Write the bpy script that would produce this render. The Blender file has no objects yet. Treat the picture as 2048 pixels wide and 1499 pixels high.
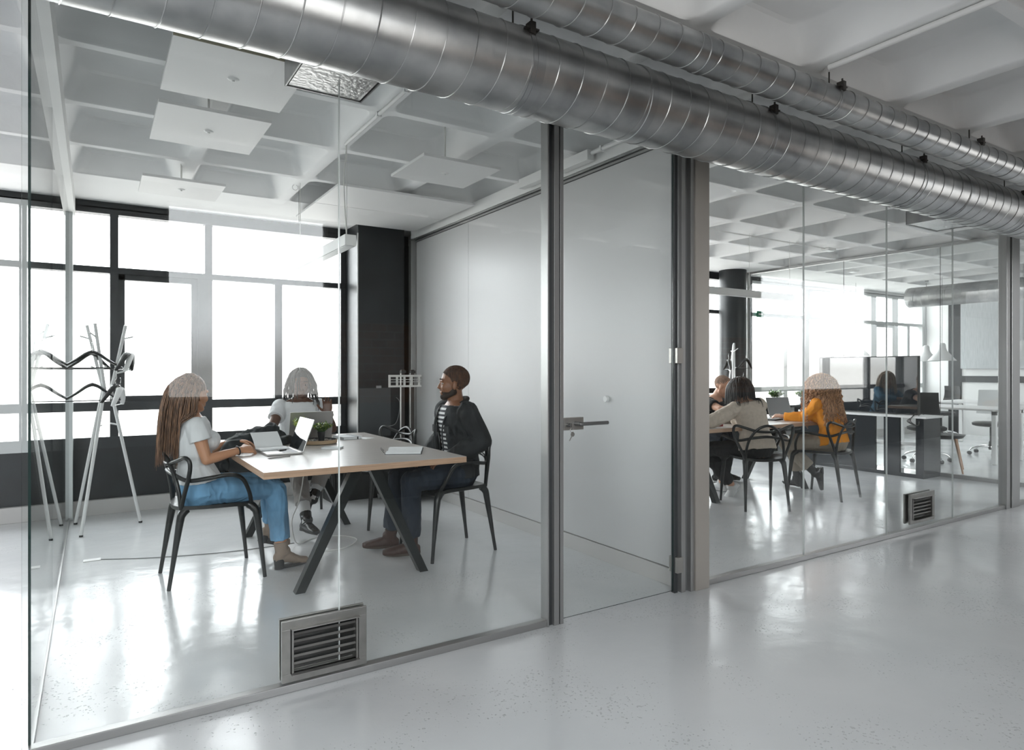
import bpy, bmesh, math, random
from mathutils import Vector, Matrix, Euler, noise
random.seed(7)
PI = math.pi
S = bpy.context.scene
COL = S.collection

# ------------------------------------------------------------------ camera
CAMH = 1.28
cam_d = bpy.data.cameras.new('camera')
cam = bpy.data.objects.new('camera', cam_d)
COL.objects.link(cam)
cam.location = (0, 0, CAMH)
cam.rotation_euler = (PI / 2, 0, -math.radians(32.4))
cam_d.sensor_fit = 'HORIZONTAL'
cam_d.sensor_width = 36.0
cam_d.lens = 1318.0 / 2048.0 * 36.0
cam_d.shift_y = -12.5 / 2048.0
cam_d.clip_start = 0.02
cam_d.clip_end = 200
S.camera = cam

# ------------------------------------------------------------------ world: an even white overcast sky
W = bpy.data.worlds.new('overcast_sky')
S.world = W
W.use_nodes = True
wn = W.node_tree.nodes
bgn = wn['Background']
tc = wn.new('ShaderNodeTexCoord'); sp = wn.new('ShaderNodeSeparateXYZ'); cr = wn.new('ShaderNodeValToRGB')
W.node_tree.links.new(tc.outputs['Generated'], sp.inputs[0])
W.node_tree.links.new(sp.outputs['Z'], cr.inputs[0])
cr.color_ramp.elements[0].position = 0.0; cr.color_ramp.elements[0].color = (0.40, 0.395, 0.385, 1)   # hazy ground below the horizon
cr.color_ramp.elements[1].position = 0.06; cr.color_ramp.elements[1].color = (0.95, 0.975, 1.0, 1)
W.node_tree.links.new(cr.outputs[0], bgn.inputs['Color'])
SKY = 4.4
bgn.inputs['Strength'].default_value = SKY
W.cycles.sampling_method = 'MANUAL'
W.cycles.sample_map_resolution = 64

def portal(name, loc, rot, sx, sy):
    l = bpy.data.lights.new(name, 'AREA'); l.shape = 'RECTANGLE'; l.size = sx; l.size_y = sy
    l.cycles.is_portal = True
    o = bpy.data.objects.new(name, l); COL.objects.link(o); o.location = loc; o.rotation_euler = rot
portal('daylight_portal', (5.6, 7.10, 1.66), (-PI / 2, 0, 0), 18.0, 2.1)
portal('daylight_portal', (1.18, -0.93, 1.84), (PI / 2, 0, 0), 1.34, 1.66)
portal('daylight_portal', (9.61, -0.93, 1.80), (PI / 2, 0, 0), 2.9, 1.75)
portal('daylight_portal', (-2.6, -0.93, 1.84), (PI / 2, 0, 0), 3.9, 1.66)  # serves the added, unseen window that brightens the corridor

vs = S.view_settings
S.display_settings.display_device = 'sRGB'
vs.view_transform = 'Standard'; vs.look = 'None'; vs.gamma = 1.0; vs.use_curve_mapping = False
vs.exposure = 1.40
cy = S.cycles
cy.use_denoising = True
cy.max_bounces = 9; cy.diffuse_bounces = 5; cy.glossy_bounces = 5; cy.transmission_bounces = 6
cy.transparent_max_bounces = 24
cy.caustics_reflective = False; cy.caustics_refractive = False
cy.sample_clamp_indirect = 6.0
cy.use_adaptive_sampling = True; cy.adaptive_threshold = 0.02

# ------------------------------------------------------------------ materials
MATS = {}
def nodes_of(name):
    m = bpy.data.materials.new(name); m.use_nodes = True
    return m, m.node_tree.nodes, m.node_tree.links, m.node_tree.nodes['Principled BSDF']

def mat(name, col, rough=0.5, metal=0.0, bump=0.0, scale=40.0, var=0.0, vscale=6.0, spec=None, coat=0.0, detail=3.0, stretch=None, trans=0.0, emit=None, estr=0.0, sss=0.0):
    if name in MATS: return MATS[name]
    m, n, l, b = nodes_of(name)
    b.inputs['Base Color'].default_value = (*col, 1)
    b.inputs['Roughness'].default_value = rough
    b.inputs['Metallic'].default_value = metal
    if spec is not None: b.inputs['Specular IOR Level'].default_value = spec
    if coat: b.inputs['Coat Weight'].default_value = coat
    if trans: b.inputs['Transmission Weight'].default_value = trans
    if sss: b.inputs['Subsurface Weight'].default_value = sss; b.inputs['Subsurface Radius'].default_value = (.012, .005, .003)
    if emit: b.inputs['Emission Color'].default_value = (*emit, 1); b.inputs['Emission Strength'].default_value = estr
    if bump or var:
        t = n.new('ShaderNodeTexCoord'); mp = n.new('ShaderNodeMapping')
        l.new(t.outputs['Object'], mp.inputs[0])
        if stretch: mp.inputs['Scale'].default_value = stretch
    if var:
        nz = n.new('ShaderNodeTexNoise'); nz.inputs['Scale'].default_value = vscale; nz.inputs['Detail'].default_value = 4
        l.new(mp.outputs[0], nz.inputs['Vector'])
        mr = n.new('ShaderNodeMapRange'); mr.inputs['From Min'].default_value = .3; mr.inputs['From Max'].default_value = .7
        mr.inputs['To Min'].default_value = 1 - var; mr.inputs['To Max'].default_value = 1 + var
        l.new(nz.outputs['Fac'], mr.inputs['Value'])
        mx = n.new('ShaderNodeMix'); mx.data_type = 'RGBA'; mx.blend_type = 'MULTIPLY'; mx.inputs['Factor'].default_value = 1
        mx.inputs['A'].default_value = (*col, 1)
        l.new(mr.outputs[0], mx.inputs['B'])
        l.new(mx.outputs['Result'], b.inputs['Base Color'])
    if bump:
        nb = n.new('ShaderNodeTexNoise'); nb.inputs['Scale'].default_value = scale; nb.inputs['Detail'].default_value = detail
        l.new(mp.outputs[0], nb.inputs['Vector'])
        bp = n.new('ShaderNodeBump'); bp.inputs['Strength'].default_value = bump; bp.inputs['Distance'].default_value = .004
        l.new(nb.outputs['Fac'], bp.inputs['Height']); l.new(bp.outputs[0], b.inputs['Normal'])
    MATS[name] = m
    return m

def glass_mat(name, tint, f0=.04):
    """clear architectural glass: every face passes the view and mirrors by its angle"""
    m = bpy.data.materials.new(name); m.use_nodes = True
    n, l = m.node_tree.nodes, m.node_tree.links
    n.clear()
    out = n.new('ShaderNodeOutputMaterial'); mix = n.new('ShaderNodeMixShader')
    tr = n.new('ShaderNodeBsdfTransparent'); gl = n.new('ShaderNodeBsdfGlossy')
    tr.inputs[0].default_value = (*tint, 1); gl.inputs['Roughness'].default_value = 0.0
    g = n.new('ShaderNodeNewGeometry'); d = n.new('ShaderNodeVectorMath'); d.operation = 'DOT_PRODUCT'
    l.new(g.outputs['Normal'], d.inputs[0]); l.new(g.outputs['Incoming'], d.inputs[1])
    a = n.new('ShaderNodeMath'); a.operation = 'ABSOLUTE'; l.new(d.outputs['Value'], a.inputs[0])
    s1 = n.new('ShaderNodeMath'); s1.operation = 'SUBTRACT'; s1.inputs[0].default_value = 1; l.new(a.outputs[0], s1.inputs[1])
    pw = n.new('ShaderNodeMath'); pw.operation = 'POWER'; pw.inputs[1].default_value = 5; l.new(s1.outputs[0], pw.inputs[0])
    ma = n.new('ShaderNodeMath'); ma.operation = 'MULTIPLY_ADD'; ma.inputs[1].default_value = 1 - f0; ma.inputs[2].default_value = f0
    l.new(pw.outputs[0], ma.inputs[0])
    l.new(ma.outputs[0], mix.inputs[0]); l.new(tr.outputs[0], mix.inputs[1]); l.new(gl.outputs[0], mix.inputs[2])
    l.new(mix.outputs[0], out.inputs[0])
    MATS[name] = m
    return m

M_GLASS = glass_mat('partition_glass', (.985, .995, .99), .032)
M_WGLASS = glass_mat('window_glass', (.98, .985, .985))
M_EDGE = mat('glass_edge', (.010, .026, .024), .2)
M_ALU = mat('anodised_aluminium', (.34, .34, .335), .36, .75, bump=.04, scale=60)
M_ALUD = mat('shadow_gap_rubber', (.035, .038, .04), .5)
M_ALUB = mat('beige_post_face', (.40, .37, .335), .42, .5)
M_GALV = None

def galv():
    m, n, l, b = nodes_of('galvanised_duct')
    b.inputs['Metallic'].default_value = .92
    t = n.new('ShaderNodeTexCoord'); mp = n.new('ShaderNodeMapping'); mp.inputs['Scale'].default_value = (1.2, 1.2, 1.2)
    l.new(t.outputs['Object'], mp.inputs[0])
    nz = n.new('ShaderNodeTexNoise'); nz.inputs['Scale'].default_value = 5; nz.inputs['Detail'].default_value = 6; l.new(mp.outputs[0], nz.inputs[0])
    r = n.new('ShaderNodeValToRGB'); r.color_ramp.elements[0].position = .3; r.color_ramp.elements[0].color = (.30, .305, .31, 1)
    r.color_ramp.elements[1].position = .72; r.color_ramp.elements[1].color = (.50, .50, .495, 1)
    l.new(nz.outputs['Fac'], r.inputs[0]); l.new(r.outputs[0], b.inputs['Base Color'])
    mr = n.new('ShaderNodeMapRange'); mr.inputs['To Min'].default_value = .24; mr.inputs['To Max'].default_value = .40
    l.new(nz.outputs['Fac'], mr.inputs['Value']); l.new(mr.outputs[0], b.inputs['Roughness'])
    vz = n.new('ShaderNodeTexNoise'); vz.inputs['Scale'].default_value = 9; vz.inputs['Detail'].default_value = 2
    l.new(mp.outputs[0], vz.inputs[0])
    bp = n.new('ShaderNodeBump'); bp.inputs['Strength'].default_value = .12; bp.inputs['Distance'].default_value = .01
    l.new(vz.outputs['Fac'], bp.inputs['Height']); l.new(bp.outputs[0], b.inputs['Normal'])
    return m
M_GALV = galv()

def floor_mat():
    m, n, l, b = nodes_of('grey_epoxy_floor')
    g = n.new('ShaderNodeNewGeometry')
    # broad tone drift of the painted concrete
    n1 = n.new('ShaderNodeTexNoise'); n1.inputs['Scale'].default_value = .9; n1.inputs['Detail'].default_value = 5
    l.new(g.outputs['Position'], n1.inputs[0])
    r1 = n.new('ShaderNodeValToRGB'); r1.color_ramp.elements[0].position = .32; r1.color_ramp.elements[0].color = (.55, .565, .575, 1)
    r1.color_ramp.elements[1].position = .70; r1.color_ramp.elements[1].color = (.64, .647, .652, 1)
    l.new(n1.outputs['Fac'], r1.inputs[0])
    # clustered chips and pits under the coat
    vo = n.new('ShaderNodeTexVoronoi'); vo.inputs['Scale'].default_value = 78; vo.feature = 'F1'
    dn = n.new('ShaderNodeTexNoise'); dn.inputs['Scale'].default_value = 30; l.new(g.outputs['Position'], dn.inputs[0])
    ad = n.new('ShaderNodeVectorMath'); ad.operation = 'MULTIPLY_ADD'; ad.inputs[1].default_value = (.03, .03, .03)
    l.new(dn.outputs['Color'], ad.inputs[0]); l.new(g.outputs['Position'], ad.inputs[2]); l.new(ad.outputs[0], vo.inputs['Vector'])
    cl = n.new('ShaderNodeTexNoise'); cl.inputs['Scale'].default_value = 2.1; cl.inputs['Detail'].default_value = 4; l.new(g.outputs['Position'], cl.inputs[0])
    mr = n.new('ShaderNodeMapRange'); mr.inputs['From Min'].default_value = .42; mr.inputs['From Max'].default_value = .62
    mr.inputs['To Min'].default_value = .0; mr.inputs['To Max'].default_value = .42
    l.new(cl.outputs['Fac'], mr.inputs['Value'])
    wn_ = n.new('ShaderNodeTexWhiteNoise'); l.new(vo.outputs['Position'], wn_.inputs['Vector'])
    mu = n.new('ShaderNodeMath'); mu.operation = 'MULTIPLY'; l.new(mr.outputs[0], mu.inputs[0]); l.new(wn_.outputs['Value'], mu.inputs[1])
    sb = n.new('ShaderNodeMath'); sb.operation = 'SUBTRACT'; l.new(mu.outputs[0], sb.inputs[0]); l.new(vo.outputs['Distance'], sb.inputs[1])
    st = n.new('ShaderNodeMapRange'); st.inputs['From Min'].default_value = 0; st.inputs['From Max'].default_value = .08
    l.new(sb.outputs[0], st.inputs['Value'])
    mx = n.new('ShaderNodeMix'); mx.data_type = 'RGBA'; mx.inputs['B'].default_value = (.30, .30, .30, 1)
    sc_ = n.new('ShaderNodeMath'); sc_.operation = 'MULTIPLY'; sc_.inputs[1].default_value = .32
    l.new(st.outputs[0], sc_.inputs[0]); l.new(sc_.outputs[0], mx.inputs['Factor'])
    l.new(r1.outputs[0], mx.inputs['A']); l.new(mx.outputs['Result'], b.inputs['Base Color'])
    rr = n.new('ShaderNodeMapRange'); rr.inputs['From Min'].default_value = .3; rr.inputs['From Max'].default_value = .7
    rr.inputs['To Min'].default_value = .13; rr.inputs['To Max'].default_value = .24
    l.new(cl.outputs['Fac'], rr.inputs['Value']); l.new(rr.outputs[0], b.inputs['Roughness'])
    b.inputs['Specular IOR Level'].default_value = .55
    b1 = n.new('ShaderNodeBump'); b1.invert = True; b1.inputs['Strength'].default_value = .7; b1.inputs['Distance'].default_value = .006
    l.new(st.outputs[0], b1.inputs['Height'])
    n3 = n.new('ShaderNodeTexNoise'); n3.inputs['Scale'].default_value = 4.0; n3.inputs['Detail'].default_value = 8; l.new(g.outputs['Position'], n3.inputs[0])
    b2 = n.new('ShaderNodeBump'); b2.inputs['Strength'].default_value = .35; b2.inputs['Distance'].default_value = .012
    l.new(n3.outputs['Fac'], b2.inputs['Height']); l.new(b1.outputs[0], b2.inputs['Normal'])
    l.new(b2.outputs[0], b.inputs['Normal'])
    return m
M_FLOOR = floor_mat()
M_CEIL = mat('painted_concrete_ceiling', (.81, .815, .818), .75, bump=.35, scale=22, var=.04, vscale=3, detail=6)
M_WHITE = mat('white_paint', (.74, .74, .735), .55, bump=.08, scale=30)
M_PANEL = mat('gloss_white_panel', (.56, .56, .562), .36)
M_BASEB = mat('grey_baseboard', (.52, .51, .50), .35)
M_BLACKW = mat('black_wall', (.008, .011, .013), .42, bump=.25, scale=14, var=.35, vscale=5)
M_FRAMEG = mat('grey_and_haze_window_frame', (.50, .515, .515), .45)  # own grey at far left; on office windows, reflection haze put in colour
M_ALUL = mat('pale_aluminium', (.55, .58, .58), .35, .15)
M_RGLASS = glass_mat('tinted_window_glass', (.66, .70, .75)); M_RGLASS2 = glass_mat('bronze_window_glass', (.42, .39, .35))
M_FRAME = mat('dark_window_frame', (.016, .019, .022), .4, bump=.1, scale=25, var=.25, vscale=8)
M_WPANEL = mat('white_board', (.70, .70, .70), .5)
M_BLACKP = mat('matte_black_plastic', (.0065, .0078, .0082), .36, bump=.03, scale=80)
M_BLACKM = mat('black_steel', (.006, .0085, .0085), .30, spec=.4)
M_CHROME = mat('chrome', (.72, .72, .72), .12, 1.0)
M_BRICK = None
def brick():
    m, n, l, b = nodes_of('brown_brick')
    t = n.new('ShaderNodeTexCoord'); mp = n.new('ShaderNodeMapping'); mp.inputs['Rotation'].default_value = (PI / 2, 0, 0)
    l.new(t.outputs['Object'], mp.inputs[0])
    br = n.new('ShaderNodeTexBrick'); br.inputs['Scale'].default_value = 3.2
    br.inputs['Color1'].default_value = (.30, .15, .08, 1); br.inputs['Color2'].default_value = (.20, .10, .055, 1); br.inputs['Mortar'].default_value = (.30, .26, .22, 1)
    l.new(mp.outputs[0], br.inputs[0]); l.new(br.outputs[0], b.inputs['Base Color']); b.inputs['Roughness'].default_value = .85
    return m
M_BRICK = brick()

# ------------------------------------------------------------------ mesh tools
def frame_from(d, up=(0, 0, 1)):
    d = Vector(d).normalized(); u = Vector(up)
    if abs(d.dot(u)) > .98: u = Vector((1, 0, 0))
    x = u.cross(d).normalized(); y = d.cross(x)
    return x, y, d

class MB:
    def __init__(s): s.v = []; s.f = []; s.mi = []; s.cm = 0
    def add(s, vs_, fs):
        o = len(s.v); s.v += [tuple(p) for p in vs_]
        for f in fs: s.f.append(tuple(i + o for i in f)); s.mi.append(s.cm)
        return s
    def box(s, x0, x1, y0, y1, z0, z1, rot=None, org=None):
        p = [Vector((x, y, z)) for z in (z0, z1) for y in (y0, y1) for x in (x0, x1)]
        if rot is not None:
            org = Vector(org or (0, 0, 0)); p = [rot @ q + org for q in p]
        return s.add(p, [(0, 2, 3, 1), (4, 5, 7, 6), (0, 1, 5, 4), (2, 6, 7, 3), (0, 4, 6, 2), (1, 3, 7, 5)])
    def beam(s, a, b, w, h, up=(0, 0, 1), w1=None, h1=None):
        a = Vector(a); b = Vector(b); x, y, d = frame_from(b - a, up); w1 = w1 or w; h1 = h1 or h
        p = []
        for c, ww, hh in ((a, w, h), (b, w1, h1)):
            p += [c - x * ww / 2 - y * hh / 2, c + x * ww / 2 - y * hh / 2, c + x * ww / 2 + y * hh / 2, c - x * ww / 2 + y * hh / 2]
        return s.add(p, [(3, 2, 1, 0), (4, 5, 6, 7), (0, 1, 5, 4), (1, 2, 6, 5), (2, 3, 7, 6), (3, 0, 4, 7)])
    def tube(s, pts, r, n=8, closed=False, caps=True, flat=1.0):
        pts = [Vector(p) for p in pts]; N = len(pts)
        rr = r if isinstance(r, (list, tuple)) else [r] * N
        dirs = []
        for i in range(N):
            a = pts[(i - 1) % N] if (closed or i > 0) else pts[i]; b = pts[(i + 1) % N] if (closed or i < N - 1) else pts[i]
            d = (b - a); dirs.append(d.normalized() if d.length > 1e-9 else Vector((0, 0, 1)))
        x, y, _ = frame_from(dirs[0]); vv = []
        for i in range(N):
            d = dirs[i]; x = (x - d * x.dot(d)); x = x.normalized() if x.length > 1e-6 else frame_from(d)[0]; y = d.cross(x)
            for k in range(n):
                t = 2 * PI * k / n; vv.append(pts[i] + (x * math.cos(t) + y * math.sin(t) * flat) * rr[i])
        fs = []
        for i in range(N if closed else N - 1):
            j = (i + 1) % N
            for k in range(n): fs.append((i * n + k, i * n + (k + 1) % n, j * n + (k + 1) % n, j * n + k))
        if caps and not closed: fs += [tuple(range(n - 1, -1, -1)), tuple((N - 1) * n + k for k in range(n))]
        return s.add(vv, fs)
    def lathe(s, prof, n=24, axis='Z', org=(0, 0, 0), rot=None, cap=True):
        vv = []; org = Vector(org)
        for r, h in prof:
            for k in range(n):
                t = 2 * PI * k / n; c, q = r * math.cos(t), r * math.sin(t)
                p = {'Z': Vector((c, q, h)), 'X': Vector((h, c, q)), 'Y': Vector((q, h, c))}[axis]
                if rot is not None: p = rot @ p
                vv.append(p + org)
        fs = []
        for i in range(len(prof) - 1):
            for k in range(n): fs.append((i * n + k, i * n + (k + 1) % n, (i + 1) * n + (k + 1) % n, (i + 1) * n + k))
        if cap: fs += [tuple(range(n - 1, -1, -1)), tuple((len(prof) - 1) * n + k for k in range(n))]
        return s.add(vv, fs)
    def sphere(s, c, r, n=12, m=8, rot=None):
        c = Vector(c); r = Vector(r) if not isinstance(r, (int, float)) else Vector((r, r, r)); vv = []
        for i in range(1, m):
            a = PI * i / m
            for k in range(n):
                t = 2 * PI * k / n; p = Vector((r.x * math.sin(a) * math.cos(t), r.y * math.sin(a) * math.sin(t), r.z * math.cos(a)))
                vv.append((rot @ p if rot is not None else p) + c)
        p0 = Vector((0, 0, r.z)); p1 = Vector((0, 0, -r.z))
        if rot is not None: p0 = rot @ p0; p1 = rot @ p1
        vv += [p0 + c, p1 + c]; T = (m - 1) * n; fs = []
        for i in range(m - 2):
            for k in range(n): fs.append((i * n + k, (i + 1) * n + k, (i + 1) * n + (k + 1) % n, i * n + (k + 1) % n))
        for k in range(n):
            fs.append((T, k, (k + 1) % n)); fs.append((T + 1, (m - 2) * n + (k + 1) % n, (m - 2) * n + k))
        return s.add(vv, fs)
    def caps(s, a, b, ra, rb, n=12):
        """tapered capsule"""
        a = Vector(a); b = Vector(b); x, y, d = frame_from(b - a); vv = []; rings = []
        for i in range(1, 5): t = PI / 2 * (1 - i / 4); rings.append((a - d * ra * math.sin(t), ra * math.cos(t)))
        for i in range(0, 4): t = PI / 2 * i / 4; rings.append((b + d * rb * math.sin(t), rb * math.cos(t)))
        for c, r in rings:
            for k in range(n): t = 2 * PI * k / n; vv.append(c + (x * math.cos(t) + y * math.sin(t)) * r)
        N = len(rings); vv += [a - d * ra, b + d * rb]; fs = []
        for i in range(N - 1):
            for k in range(n): fs.append((i * n + k, i * n + (k + 1) % n, (i + 1) * n + (k + 1) % n, (i + 1) * n + k))
        for k in range(n): fs.append((N * n, (k + 1) % n, k)); fs.append((N * n + 1, (N - 1) * n + k, (N - 1) * n + (k + 1) % n))
        return s.add(vv, fs)
    def loft(s, rings):
        """closed solid through rings = (centre, x axis * rx, y axis * ry)"""
        n = 20; vv = []; fs = []
        for c, ax, ay in rings:
            c = Vector(c); ax = Vector(ax); ay = Vector(ay)
            for k in range(n): t = 2 * PI * k / n; vv.append(c + ax * math.cos(t) + ay * math.sin(t))
        for i in range(len(rings) - 1):
            for k in range(n): fs.append((i * n + k, i * n + (k + 1) % n, (i + 1) * n + (k + 1) % n, (i + 1) * n + k))
        fs += [tuple(range(n - 1, -1, -1)), tuple((len(rings) - 1) * n + k for k in range(n))]
        return s.add(vv, fs)
    def mesh(s, name, mats, smooth=None, bevel=0):
        me = bpy.data.meshes.new(name); me.from_pydata([tuple(p) for p in s.v], [], s.f)
        for m in (mats if isinstance(mats, (list, tuple)) else [mats]): me.materials.append(m)
        if max(s.mi, default=0) > 0: me.polygons.foreach_set('material_index', s.mi)
        if bevel or smooth is not None:
            bm = bmesh.new(); bm.from_mesh(me)
            if bevel:
                ed = [e for e in bm.edges if len(e.link_faces) == 2 and e.calc_face_angle(0) > .5]
                bmesh.ops.bevel(bm, geom=ed, offset=bevel, segments=2, affect='EDGES', profile=.6)
            bmesh.ops.recalc_face_normals(bm, faces=bm.faces)
            bm.to_mesh(me); bm.free()
        me.update()
        if smooth is not None:
            me.shade_smooth(); me.set_sharp_from_angle(angle=math.radians(smooth))
        return me
    def obj(s, name, mats, parent=None, smooth=None, bevel=0):
        return link(name, s.mesh(name, mats, smooth, bevel), parent)

def link(name, me, parent=None, loc=None):
    o = bpy.data.objects.new(name, me); COL.objects.link(o)
    if parent is not None: o.parent = parent
    if loc is not None: o.location = loc
    return o
def empty(name, loc=(0, 0, 0), rz=0, parent=None):
    o = bpy.data.objects.new(name, None); COL.objects.link(o); o.location = loc; o.rotation_euler = (0, 0, rz); o.empty_display_size = .1
    if parent is not None: o.parent = parent
    return o
def tag(o, label, cat, group=None, kind=None):
    o['label'] = label; o['category'] = cat
    if group: o['group'] = group
    if kind: o['kind'] = kind
    return o
def struct(o, label=None):
    o['kind'] = 'structure'
    if label: o['label'] = label
    return o
def dup(root, loc=None, rz=None, label=None, group=None):
    r = root.copy(); COL.objects.link(r)
    if loc is not None: r.location = loc
    if rz is not None: r.rotation_euler = (0, 0, rz)
    if label: r['label'] = label
    if group: r['group'] = group
    for ch in list(root.children):
        c = ch.copy(); COL.objects.link(c); c.parent = r
        for g in ch.children:
            d = g.copy(); COL.objects.link(d); d.parent = c
    return r
def spline(pts, k=6, closed=False):
    """Catmull-Rom through points"""
    P = [Vector(p) for p in pts]; N = len(P); out = []
    for i in range(N if closed else N - 1):
        p0 = P[(i - 1) % N] if (closed or i > 0) else P[0]; p1 = P[i]; p2 = P[(i + 1) % N]; p3 = P[(i + 2) % N] if (closed or i < N - 2) else P[-1]
        for j in range(k):
            t = j / k
            out.append(.5 * ((2 * p1) + (-p0 + p2) * t + (2 * p0 - 5 * p1 + 4 * p2 - p3) * t * t + (-p0 + 3 * p1 - 3 * p2 + p3) * t ** 3))
    if not closed: out.append(P[-1])
    return out
# ================================================================== THE SETTING
ZC = 2.76          # underside of the ceiling ribs
YW = 6.87          # window wall
YG = 2.69          # glass front
YR = -0.75         # wall behind the photographer
X0, X1 = -6.0, 14.4

f = MB(); f.box(X0 - .2, X1 + .2, YR - .2, YW + .3, -.15, 0.0); struct(f.obj('floor', M_FLOOR))

# coffered ceiling: ribs on a 0.8 m grid, rounded pans with sloping sides
def rrect(cx, cy_, h, hy, r, z, n=4):
    out = []
    for q, (sx, sy) in enumerate(((1, 1), (-1, 1), (-1, -1), (1, -1))):
        for k in range(n + 1):
            t = PI / 2 * (q + k / n)
            out.append((cx + sx * (h - r) + r * math.cos(t), cy_ + sy * (hy - r) + r * math.sin(t), z))
    return out
def build_ceiling():
    mb = MB(); P = .8; nx0 = -8; nx1 = 17; YF = 6.25
    xs = [.6 + P * k for k in range(nx0, nx1 + 1)]; ys = [2.0 + P * k for k in range(-4, 6)]
    for i in range(len(xs) - 1):
        for j in range(len(ys) - 1):
            cx = (xs[i] + xs[i + 1]) / 2; cyy = (ys[j] + ys[j + 1]) / 2
            rings = [rrect(cx, cyy, .362, .372, .07, ZC), rrect(cx, cyy, .350, .368, .08, ZC + .010), rrect(cx, cyy, .272, .350, .09, ZC + .165), rrect(cx, cyy, .25, .335, .08, ZC + .178)]
            vv = [p for r in rings for p in r]; N = 20; fs = []
            for a in range(3):
                for k in range(N): fs.append((a * N + k, a * N + (k + 1) % N, (a + 1) * N + (k + 1) % N, (a + 1) * N + k))
            fs.append(tuple(3 * N + k for k in range(N)))
            o = len(vv); h = P / 2
            vv += [(cx + h, cyy + h, ZC), (cx - h, cyy + h, ZC), (cx - h, cyy - h, ZC), (cx + h, cyy - h, ZC)]
            for q in range(4):
                b0 = q * 5
                for k in range(4): fs.append((o + q, b0 + k + 1, b0 + k))
                fs.append((o + q, o + (q + 1) % 4, ((q + 1) * 5) % 20, b0 + 4))
            mb.add(vv, fs)
    y1 = ys[-1]
    mb.box(xs[0], xs[-1], y1, YW + .3, ZC, ZC + .3)
    mb.box(xs[0], xs[-1], YR - .4, YW + .3, ZC + .22, ZC + .34)
    me = mb.mesh('ceiling', M_CEIL, smooth=35)
    return link('ceiling', me)
struct(build_ceiling())

# ---------------------------------------------------------------- window wall at the back
RAILS = (0.575, 0.67, 0.905, 0.985, 2.14, 2.185, 2.655, ZC)
wb = MB()
wb.box(X0, 9.2, YW, YW + .18, 0, .575)
wb.box(X0, 9.2, YW, YW + .18, 2.70, ZC + .05)
wo = MB(); wo.box(9.2, X1 + .1, YW, YW + .18, 0, .575); wo.box(9.2, X1 + .1, YW, YW + .18, 2.70, ZC + .05); struct(wo.obj('trim_7', M_WHITE))  # office stretch of the wall whitened: glass reflection haze painted into its colour
struct(wb.obj('wall_back', M_BLACKW))
pb = MB(); pb.box(X0, X1, YW - .055, YW, 0, .13); struct(pb.obj('baseboard_back', M_BASEB, bevel=.004))

pane_count = 0
def window(n, x0, x1, up, mid, low, sashes=(), fm=None):
    """one window: frame, mullions and every pane; up/mid/low list the mullion spans of each row"""
    root = empty('window_%d' % n, ((x0 + x1) / 2, YW + .05, .575)); struct(root)
    ox, oy, oz = root.location
    fr = MB()
    def b(a0, a1, z0, z1, d=.05): fr.box(a0 - ox, a1 - ox, -d, .06, z0 - oz, z1 - oz)
    b(x0, x1, .575, .675); b(x0, x1, .905, .985); b(x0, x1, 2.13, 2.185); b(x0, x1, 2.655, 2.71)
    rows = (('up', up, 2.185, 2.655), ('mid', mid, .985, 2.13), ('low', low, .675, .905))
    for nm, spans, z0, z1 in rows:
        cur = x0; panes = []
        for a0, a1 in list(spans) + [(x1, x1)]:
            if a0 > cur: panes.append((cur, a0))
            if a1 > a0: b(a0, a1, z0, z1, .045)
            cur = a1
        for (p0, p1) in panes:
            if (nm, round(p0, 2)) in sashes:
                t = .05
                b(p0, p0 + t, z0, z1, .03); b(p1 - t, p1, z0, z1, .03); b(p0, p1, z0, z0 + t, .03); b(p0, p1, z1 - t, z1, .03)
            g = MB(); g.box(p0 - ox, p1 - ox, .012, .020, z0 - oz, z1 - oz)
            g.obj('pane', M_WGLASS, root)
    fr.obj('window_frame', fm or M_FRAME, root)
    return root
m3_ = [(-1.95, -1.90), (-.53, -.475), (-.18, -.15)]
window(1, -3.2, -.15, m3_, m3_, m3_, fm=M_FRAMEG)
window(2, -.15, .187, [(.122, .187)], [(.122, .187)], [(.122, .187)])
window(3, .187, .961, [(.895, .961)], [(.83, .961)], [(.83, .961)], sashes=(('mid', .19),))
window(4, .961, 2.26, [(2.213, 2.26)], [(1.538, 1.611), (2.213, 2.26)], [(1.58, 1.611), (2.213, 2.26)])
window(5, 2.98, 8.43, [(4.2, 4.27), (5.5, 5.57), (6.5, 6.56), (8.395, 8.43)], [(4.2, 4.27), (5.5, 5.57), (6.5, 6.56), (7.70, 7.80), (8.38, 8.43)], [(4.2, 4.27), (5.5, 5.57), (6.5, 6.56), (7.70, 7.80), (8.38, 8.43)])
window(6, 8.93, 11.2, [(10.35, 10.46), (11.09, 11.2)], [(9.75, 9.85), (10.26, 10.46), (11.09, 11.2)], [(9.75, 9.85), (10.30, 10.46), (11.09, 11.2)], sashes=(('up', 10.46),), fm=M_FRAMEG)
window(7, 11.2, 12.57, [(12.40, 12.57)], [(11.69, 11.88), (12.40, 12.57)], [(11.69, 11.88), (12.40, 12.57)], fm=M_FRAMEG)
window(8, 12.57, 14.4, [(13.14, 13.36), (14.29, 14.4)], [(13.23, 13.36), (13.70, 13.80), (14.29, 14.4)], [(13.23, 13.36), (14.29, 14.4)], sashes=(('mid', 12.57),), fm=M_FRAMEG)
# solid parts of the back wall between the windows
so = MB(); so.box(X0, -3.2, YW, YW + .18, .575, 2.70); so.box(2.26, 2.98, YW, YW + .18, .575, 2.70); so.box(8.43, 8.93, YW, YW + .18, .575, 2.70)
struct(so.obj('trim_1', M_BLACKW))

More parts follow.
